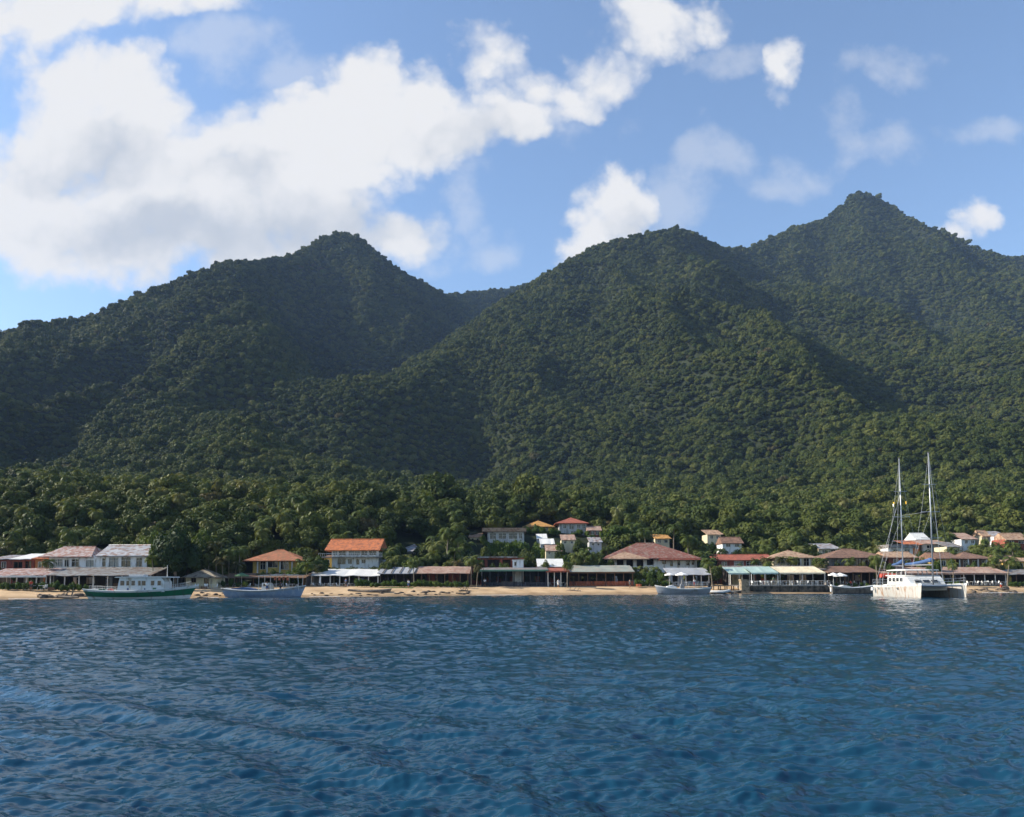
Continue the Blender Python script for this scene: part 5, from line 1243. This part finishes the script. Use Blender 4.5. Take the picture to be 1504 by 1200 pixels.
for i, u in enumerate(range(482, 562, 8)):
    tree_at(u, 831 + (i * 5) % 4, 165 - (i % 3), 1.7, 'small dense tree at the foot of the hotel', random.choice(CROWN_NEAR), group='trees at the foot of the hotel')
for u, v in ((704, 824), (722, 826), (741, 825)): tree_at(u, v, 169.3, 1.3, 'small green tree in front of the reddish upper terrace', random.choice(CROWN_NEAR), group='trees before the upper terrace')
for (xa, xb, yy, zb, ve, nm) in HILL:
    if ve < 808 and yy > 186:
        for k in range(2 if xb - xa < 5 else 3):
            x = random.uniform(xa - .8, xb + .8); y_ = yy - random.uniform(1.3, 2.6); g0 = ground(x, y_); hh = min(2.6, max(.9, zb - g0 + random.uniform(-.2, .9)))
            shrub(x, y_, random.uniform(.9, 1.5), hh, 'leafy bush right in front of the ' + nm, 'bushes right in front of the ' + nm)
LAND.sort()
def nearest_place(u):
    return min(LAND, key=lambda q: abs(q[0] - u))[1]
g6 = random.Random(66)
for (ua, ub, yy, n) in [(440, 475, 160.5, 2), (560, 690, 166, 6), (700, 830, 169.3, 5), (836, 900, 175.5, 4), (1046, 1136, 177, 4), (1140, 1210, 175, 3), (1216, 1300, 173.6, 4), (1302, 1474, 178, 8), (1478, 1510, 179.5, 2)]:
    for k in range(n):
        u = ua + (ub - ua) * (k + g6.uniform(.1, .9)) / n; v = g6.uniform(818, 829); pl = nearest_place(u)
        if g6.random() < .4: palm_at(u, v - 5, yy, g6.uniform(1.5, 2.0), 'palm rising close to the ' + pl, g6.random() < .2, 'palms close to the ' + pl)
        else: tree_at(u, v, yy, g6.uniform(1.0, 1.6), 'small leafy tree rising close to the ' + pl, g6.choice(CROWN_NEAR + CROWN_BRIGHT), group='small trees close to the ' + pl)
for (u, v, y) in ((286, 780, 152), (304, 776, 156), (222, 778, 152), (206, 786, 153)): tree_at(u, v, y, 2.3, 'bright yellow green tree around the big dark tree', g6.choice(CROWN_BRIGHT), group='bright trees around the big dark tree')
def own_tree(x, y, z):
    d = ray(752, 855); 
    u = 752 + x / y * F
    # keep the view of the hillside houses open
    hmax = random.uniform(3.8, 6.8)
    for (a, b, vb, yy) in CORRIDOR:
        if a < u < b and y < yy: hmax = min(hmax, gz(u, vb, y) - z)
    pl = nearest_place(u); r = random.random()
    if hmax < 1.6: return
    if hmax < 2.6:
        shrub(x, y, random.uniform(1.3, 2.0), hmax, 'leafy bush on the slope by the ' + pl, 'bushes by the ' + pl); TREE_N[0] += 1; return
    if r < .22:
        fr = random.uniform(1.9, 2.7); palm(x, y, max(2, hmax - fr * .4), fr, 'palm on the slope behind the ' + pl, 'palms behind the ' + pl, z=z); return
    rad = min(random.uniform(1.3, 2.3), hmax * .55)
    if r < .30: tree(x, y, rad, hmax, 'yellow green tree on the slope behind the ' + pl, 'bright trees behind the ' + pl, random.choice(CROWN_BRIGHT), z=z)
    elif r < .36: tree(x, y, rad, hmax, 'dry olive tree on the slope behind the ' + pl, 'dry trees behind the ' + pl, CROWN_DRY, z=z)
    elif r < .46: tree(x, y, rad, hmax, 'dark leafy tree on the slope behind the ' + pl, 'dark trees behind the ' + pl, CROWN_DARK, z=z)
    else: tree(x, y, rad, hmax, 'green broadleaf tree on the slope behind the ' + pl, 'broadleaf trees behind the ' + pl, z=z)
# ---------------------------------------------------------------- forest on the hills (nobody could count it)
def forest_points():
    xs, ys = [], []
    y = 140.0
    while y < 2480:
        s = np.minimum(2.7 + y * .0017, 4.9)
        x = np.arange(-.86 * (y + 40), .86 * (y + 40), s)
        xs.append(x + rng.uniform(-.55, .55, len(x)) * s); ys.append(np.full(len(x), y) + rng.uniform(-.6, .6, len(x)) * s)
        y += s * .92
    x = np.concatenate(xs); y = np.concatenate(ys)
    z = height(x, y); d = y - shore(x)
    keep = d > 20
    uu = 752 + x / y * F
    for (a, b, vb, yy) in CORRIDOR:
        zl = CAM_Z + (855 - vb) / F * y
        keep &= ~((uu > a) & (uu < b) & (y < yy) & (z + 1.6 > zl))
    for (a, b, c, e) in CLEAR: keep &= ~((x > a) & (x < b) & (y > c) & (y < e))
    x, y, z, d = x[keep], y[keep], z[keep], d[keep]
    # leave out what the nearer slopes hide completely
    bins = np.clip(((x / y + .95) / 1.9 * 420).astype(int), 0, 419); ang = (z + 6 - CAM_Z) / y
    o = np.argsort(y); run = np.full(420, -9.0); vis = np.zeros(len(x), bool); pend = []
    step = 40.0; nxt = 140 + step
    cur = run.copy()
    for i in o:
        if y[i] > nxt: run = np.maximum(run, cur); nxt += step
        b = bins[i]
        vis[i] = ang[i] > run[b] - 22.0 / y[i] - .004
        if ang[i] - 6 / y[i] > cur[b]: cur[b] = ang[i] - 6 / y[i]
    return x[vis], y[vis], z[vis], d[vis]

def forest():
    x, y, z, d = forest_points()
    order = np.argsort(y - shore(x) * 1.0)
    x, y, z, d = x[order], y[order], z[order], d[order]
    n_ind = 250
    # the front rows are trees of their own
    infr = np.abs(x) < .70 * y + 2
    ind = np.where(infr)[0][:n_ind]
    for i in ind:
        own_tree(x[i], y[i], z[i])
    uu = 752 + x / y * F; rest = np.ones(len(x), bool); rest[ind] = False
    for (a, b, vb, yy) in CORRIDOR: rest &= ~((uu > a) & (uu < b) & (y < yy) & (z + 7 > CAM_Z + (855 - vb) / F * y))
    x, y, z, d = x[rest], y[rest], z[rest], d[rest]
    n = len(x); s = np.minimum(2.7 + y * .0017, 4.9)
    col = bpy.data.collections.new('forest_kinds')
    kinds = []
    def proto(me, nm):
        o = bpy.data.objects.new('%02d_%s' % (len(kinds), nm), me); col.objects.link(o); kinds.append(o)
    for c in CROWN: proto(c, 'crown')
    proto(CROWN_BRIGHT[0], 'bright_crown'); proto(CROWN_DRY, 'dry_crown'); proto(PALM[1], 'palm_crown')
    kind = rng.integers(0, 6, n)
    r = rng.random(n)
    kind[r < .025] = 6; kind[(r > .05) & (r < .058)] = 7; kind[(r > .90) & (y < 420)] = 8
    rad = s * np.clip(np.exp(rng.normal(-.26, .30, n)), .4, 1.3) * (1 + .35 * fbm(x / 60, y / 60, 2, 41)); big = rng.random(n) < .05; rad[big] *= 1.35
    tall = rng.uniform(.75, 1.2, n)
    scl = np.stack([rad, rad, rad * tall], -1)
    off = rng.uniform(.3, 1.3, n) + big * .8
    pal = kind == 8; scl[pal] = (rng.uniform(2.2, 3.2, pal.sum()))[:, None]; off[pal] = rng.uniform(4, 8, pal.sum())
    me = bpy.data.meshes.new('forest'); me.vertices.add(n)
    me.vertices.foreach_set('co', np.stack([x, y, z + off], -1).astype(np.float32).ravel())
    a = me.attributes.new('kind', 'INT', 'POINT'); a.data.foreach_set('value', kind.astype(np.int32))
    a = me.attributes.new('scl', 'FLOAT_VECTOR', 'POINT'); a.data.foreach_set('vector', scl.astype(np.float32).ravel())
    rot = np.stack([rng.normal(0, .09, n), rng.normal(0, .09, n), rng.uniform(0, 6.28, n)], -1)
    a = me.attributes.new('rot', 'FLOAT_VECTOR', 'POINT'); a.data.foreach_set('vector', rot.astype(np.float32).ravel())
    o = link('forest', me); tag(o, 'dense green forest covering the steep hills', 'forest', kind='stuff')
    ng = bpy.data.node_groups.new('grow_forest', 'GeometryNodeTree')
    ng.interface.new_socket('Geometry', in_out='INPUT', socket_type='NodeSocketGeometry'); ng.interface.new_socket('Geometry', in_out='OUTPUT', socket_type='NodeSocketGeometry')
    gi = ng.nodes.new('NodeGroupInput'); go = ng.nodes.new('NodeGroupOutput'); iop = ng.nodes.new('GeometryNodeInstanceOnPoints')
    ci = ng.nodes.new('GeometryNodeCollectionInfo'); ci.inputs['Collection'].default_value = col; ci.inputs['Separate Children'].default_value = True; ci.inputs['Reset Children'].default_value = True
    def attr(nm, t):
        q = ng.nodes.new('GeometryNodeInputNamedAttribute'); q.data_type = t; q.inputs['Name'].default_value = nm; return q.outputs[0]
    ng.links.new(gi.outputs[0], iop.inputs['Points']); ng.links.new(ci.outputs[0], iop.inputs['Instance']); iop.inputs['Pick Instance'].default_value = True
    ng.links.new(attr('kind', 'INT'), iop.inputs['Instance Index']); ng.links.new(attr('rot', 'FLOAT_VECTOR'), iop.inputs['Rotation']); ng.links.new(attr('scl', 'FLOAT_VECTOR'), iop.inputs['Scale'])
    ng.links.new(iop.outputs[0], go.inputs[0])
    md = o.modifiers.new('grow', 'NODES'); md.node_group = ng
    print('forest instances', n, 'own trees', TREE_N[0])
forest()
# ---------------------------------------------------------------- sky, sun, haze
SUN_AZ, SUN_EL = R(-87), R(32)          # azimuth measured from +Y (view direction) towards +X
sv = Vector((math.sin(SUN_AZ) * math.cos(SUN_EL), math.cos(SUN_AZ) * math.cos(SUN_EL), math.sin(SUN_EL)))
sl = bpy.data.lights.new('sun', 'SUN'); sl.energy = 5.0; sl.angle = R(.53); sl.color = (1.0, .92, .78)
so = bpy.data.objects.new('sun', sl); COL.objects.link(so)
so.rotation_euler = sv.to_track_quat('Z', 'Y').to_euler()

def make_world():
    w = bpy.data.worlds.new('World'); scene.world = w; w.use_nodes = True
    nt = w.node_tree; bg = nt.nodes['Background']
    sky = nd(nt, 'ShaderNodeTexSky'); sky.sky_type = 'NISHITA'; sky.sun_disc = False
    sky.sun_elevation = SUN_EL; sky.sun_rotation = SUN_AZ; sky.air_density = 1.0; sky.dust_density = .35; sky.ozone_density = 2.2
    tc = nd(nt, 'ShaderNodeTexCoord')
    sp = nd(nt, 'ShaderNodeSeparateXYZ'); lk(nt, tc.outputs['Generated'], sp.inputs[0])
    yy = math_n(nt, 'MAXIMUM', sp.outputs[1], .05)
    a = math_n(nt, 'DIVIDE', sp.outputs[0], yy); b = math_n(nt, 'DIVIDE', sp.outputs[2], yy)
    cb = nd(nt, 'ShaderNodeCombineXYZ'); lk(nt, a, cb.inputs[0]); lk(nt, b, cb.inputs[1])
    P = cb.outputs[0]
    # billows: warp of the position, then soft heaps
    nw = nd(nt, 'ShaderNodeTexNoise'); nw.inputs['Scale'].default_value = 7; nw.inputs['Detail'].default_value = 6; nw.inputs['Roughness'].default_value = .58; lk(nt, P, nw.inputs['Vector'])
    sb = nd(nt, 'ShaderNodeVectorMath', operation='SUBTRACT'); lk(nt, nw.outputs['Color'], sb.inputs[0]); sb.inputs[1].default_value = (.5, .5, .5)
    sc_ = nd(nt, 'ShaderNodeVectorMath', operation='SCALE'); lk(nt, sb.outputs[0], sc_.inputs[0]); sc_.inputs['Scale'].default_value = .13
    ad = nd(nt, 'ShaderNodeVectorMath', operation='ADD'); lk(nt, P, ad.inputs[0]); lk(nt, sc_.outputs[0], ad.inputs[1])
    PW = ad.outputs[0]
    def heaps(lst):
        acc = None
        for (u, v, ru, rv, wt) in lst:
            d = ray(u, v); c = (d.x / d.y, d.z / d.y)
            d2 = ray(u + ru, v); d3 = ray(u, v - rv)
            ra = abs(d2.x / d2.y - c[0]); rb = abs(d3.z / d3.y - c[1])
            mp = nd(nt, 'ShaderNodeMapping')
            mp.inputs['Scale'].default_value = (1 / ra, 1 / rb, 0)
            mp.inputs['Location'].default_value = (-c[0] / ra, -c[1] / rb, 0)
            lk(nt, PW, mp.inputs['Vector'])
            ln = nd(nt, 'ShaderNodeVectorMath', operation='DOT_PRODUCT'); lk(nt, mp.outputs[0], ln.inputs[0]); lk(nt, mp.outputs[0], ln.inputs[1])
            f = math_n(nt, 'MULTIPLY_ADD', ln.outputs['Value'], -wt); f.node.inputs[2].default_value = wt
            if acc is None: acc = f
            else:
                n = nt.nodes.new('ShaderNodeMath'); n.operation = 'SMOOTH_MAX'; n.inputs[2].default_value = .25
                lk(nt, acc, n.inputs[0]); lk(nt, f, n.inputs[1]); acc = n.outputs[0]
        return acc
    dens = heaps(CLOUDS)
    nf = nd(nt, 'ShaderNodeTexNoise'); nf.inputs['Scale'].default_value = 11; nf.inputs['Detail'].default_value = 8; nf.inputs['Roughness'].default_value = .6; lk(nt, P, nf.inputs['Vector'])
    wob = math_n(nt, 'MULTIPLY_ADD', nf.outputs['Fac'], .7); wob.node.inputs[2].default_value = -.35
    vo = nd(nt, 'ShaderNodeTexVoronoi'); vo.inputs['Scale'].default_value = 15; vo.inputs['Detail'].default_value = 2.5; vo.inputs['Roughness'].default_value = .55
    sm_ = nd(nt, 'ShaderNodeVectorMath', operation='SCALE'); lk(nt, sb.outputs[0], sm_.inputs[0]); sm_.inputs['Scale'].default_value = .07
    av = nd(nt, 'ShaderNodeVectorMath', operation='ADD'); lk(nt, P, av.inputs[0]); lk(nt, sm_.outputs[0], av.inputs[1]); lk(nt, av.outputs[0], vo.inputs['Vector'])
    bil = math_n(nt, 'MULTIPLY_ADD', vo.outputs['Distance'], -.48); bil.node.inputs[2].default_value = .47
    dd = math_n(nt, 'ADD', math_n(nt, 'ADD', dens, wob), bil)
    mk = nd(nt, 'ShaderNodeMapRange'); mk.interpolation_type = 'SMOOTHSTEP'; lk(nt, dd, mk.inputs['Value'])
    mk.inputs['From Min'].default_value = .17; mk.inputs['From Max'].default_value = .74
    # thin veils
    wd = math_n(nt, 'ADD', heaps(WISPS), math_n(nt, 'MULTIPLY_ADD', nf.outputs['Fac'], 2.6)); wd.node.inputs[1].links[0].from_node.inputs[2].default_value = -1.45
    mw = nd(nt, 'ShaderNodeMapRange'); mw.interpolation_type = 'SMOOTHSTEP'; lk(nt, wd, mw.inputs['Value']); mw.inputs['From Min'].default_value = .1; mw.inputs['From Max'].default_value = 1.0; mw.inputs['To Max'].default_value = .34
    cover = math_n(nt, 'MAXIMUM', mk.outputs[0], mw.outputs[0])
    # cloud shading painted into the sky colour: thick undersides and creases greyer
    shd = heaps(GREYS)
    ns = nd(nt, 'ShaderNodeTexNoise'); ns.inputs['Scale'].default_value = 6; ns.inputs['Detail'].default_value = 8; lk(nt, PW, ns.inputs['Vector'])
    sh = math_n(nt, 'ADD', shd, math_n(nt, 'MULTIPLY_ADD', ns.outputs['Fac'], 1.1)); sh.node.inputs[1].links[0].from_node.inputs[2].default_value = -.55
    sh = math_n(nt, 'ADD', sh, math_n(nt, 'MULTIPLY', bil, -1.35))
    gr = nd(nt, 'ShaderNodeMapRange'); gr.interpolation_type = 'SMOOTHSTEP'; lk(nt, sh, gr.inputs['Value']); gr.inputs['From Min'].default_value = -.25; gr.inputs['From Max'].default_value = 1.0
    cc = nd(nt, 'ShaderNodeMix', data_type='RGBA'); lk(nt, gr.outputs[0], cc.inputs['Factor'])
    cc.inputs[6].default_value = (CLOUD_W * 1.0, CLOUD_W * .985, CLOUD_W * .97, 1); cc.inputs[7].default_value = (CLOUD_W * .64, CLOUD_W * .68, CLOUD_W * .745, 1)
    mx = nd(nt, 'ShaderNodeMix', data_type='RGBA'); lk(nt, cover, mx.inputs['Factor']); lk(nt, sky.outputs[0], mx.inputs[6]); lk(nt, cc.outputs[2], mx.inputs[7])
    # only the half of the sky in front of the beach carries these clouds
    fr = nd(nt, 'ShaderNodeMapRange'); lk(nt, sp.outputs[1], fr.inputs['Value']); fr.inputs['From Min'].default_value = .12; fr.inputs['From Max'].default_value = .3
    mf = math_n(nt, 'MULTIPLY', cover, fr.outputs[0]); lk(nt, mf, mx.inputs['Factor'])
    lk(nt, mx.outputs[2], bg.inputs['Color']); bg.inputs['Strength'].default_value = SKY_S
    w.cycles.sampling_method = 'NONE'
SKY_S = .118
CLOUD_W = 4.12
CLOUDS = [(150, 170, 160, 120, 1), (50, 290, 180, 140, 1), (230, 260, 190, 140, 1), (195, 350, 150, 92, 1), (340, 310, 180, 130, 1), (320, 205, 95, 75, .8),
          (440, 250, 160, 150, 1), (525, 125, 92, 92, 1), (500, 210, 140, 130, 1), (600, 175, 100, 95, .9), (650, 205, 105, 65, .85), (575, 340, 130, 65, .75), (480, 330, 150, 85, .9),
          (720, 80, 75, 72, .66), (740, 182, 112, 60, .8), (835, 138, 105, 55, .66), (890, 104, 90, 62, .64), (955, 48, 92, 66, .74),
          (1010, 35, 90, 48, .6), (70, 15, 220, 74, .9), (240, -8, 180, 50, .8), (0, 70, 100, 65, .55), (1158, 88, 44, 60, .62),
          (915, 310, 85, 82, 1), (880, 350, 70, 60, .9), (1436, 322, 44, 44, .68), (1402, 350, 46, 30, .62)]
WISPS = [(330, 75, 130, 60, 1), (420, 100, 90, 55, 1), (1070, 80, 95, 42, .9), (1310, 92, 90, 40, .8), (1250, 175, 62, 85, .75), (1290, 220, 110, 45, .85), (1440, 190, 95, 32, .7), (1000, 285, 85, 85, 1),
         (1045, 222, 80, 55, 1), (1130, 248, 105, 45, .8), (690, 290, 60, 75, .9), (715, 362, 65, 45, .9), (640, 370, 80, 45, .9), (60, 110, 90, 60, .7), (850, 180, 120, 70, .7)]
GREYS = [(250, 345, 200, 60, .8), (470, 325, 170, 55, .6), (150, 230, 110, 50, .5), (340, 250, 70, 40, .35), (950, 350, 60, 50, .5), (700, 215, 120, 40, .4), (350, 420, 250, 50, .5)]
make_world()

def haze():
    mb = MB().box(-4600, 4600, -700, 3600, -9, 1200)
    m = bpy.data.materials.new('sea_haze'); m.use_nodes = True; nt = m.node_tree; nt.nodes.clear()
    out = nd(nt, 'ShaderNodeOutputMaterial'); pv = nd(nt, 'ShaderNodeVolumePrincipled')
    pv.inputs['Color'].default_value = (.42, .62, 1.0, 1); pv.inputs['Density'].default_value = HAZE_D; pv.inputs['Anisotropy'].default_value = .0
    lk(nt, pv.outputs[0], out.inputs['Volume'])
    MATS['sea_haze'] = m
    o = mb.build('haze', 'sea_haze'); tag(o, 'thin blue haze over the hills', 'haze', kind='stuff')
HAZE_D = .00006
haze()

vs = scene.view_settings
vs.view_transform = 'Standard'; vs.look = 'None'; vs.exposure = 0.88; vs.gamma = 1.0; vs.use_curve_mapping = False
scene.cycles.use_denoising = True
scene.cycles.max_bounces = 5; scene.cycles.diffuse_bounces = 2; scene.cycles.glossy_bounces = 2; scene.cycles.transmission_bounces = 2; scene.cycles.volume_bounces = 1
scene.cycles.sample_clamp_indirect = 4.0
scene.cycles.use_adaptive_sampling = True; scene.cycles.adaptive_threshold = .015
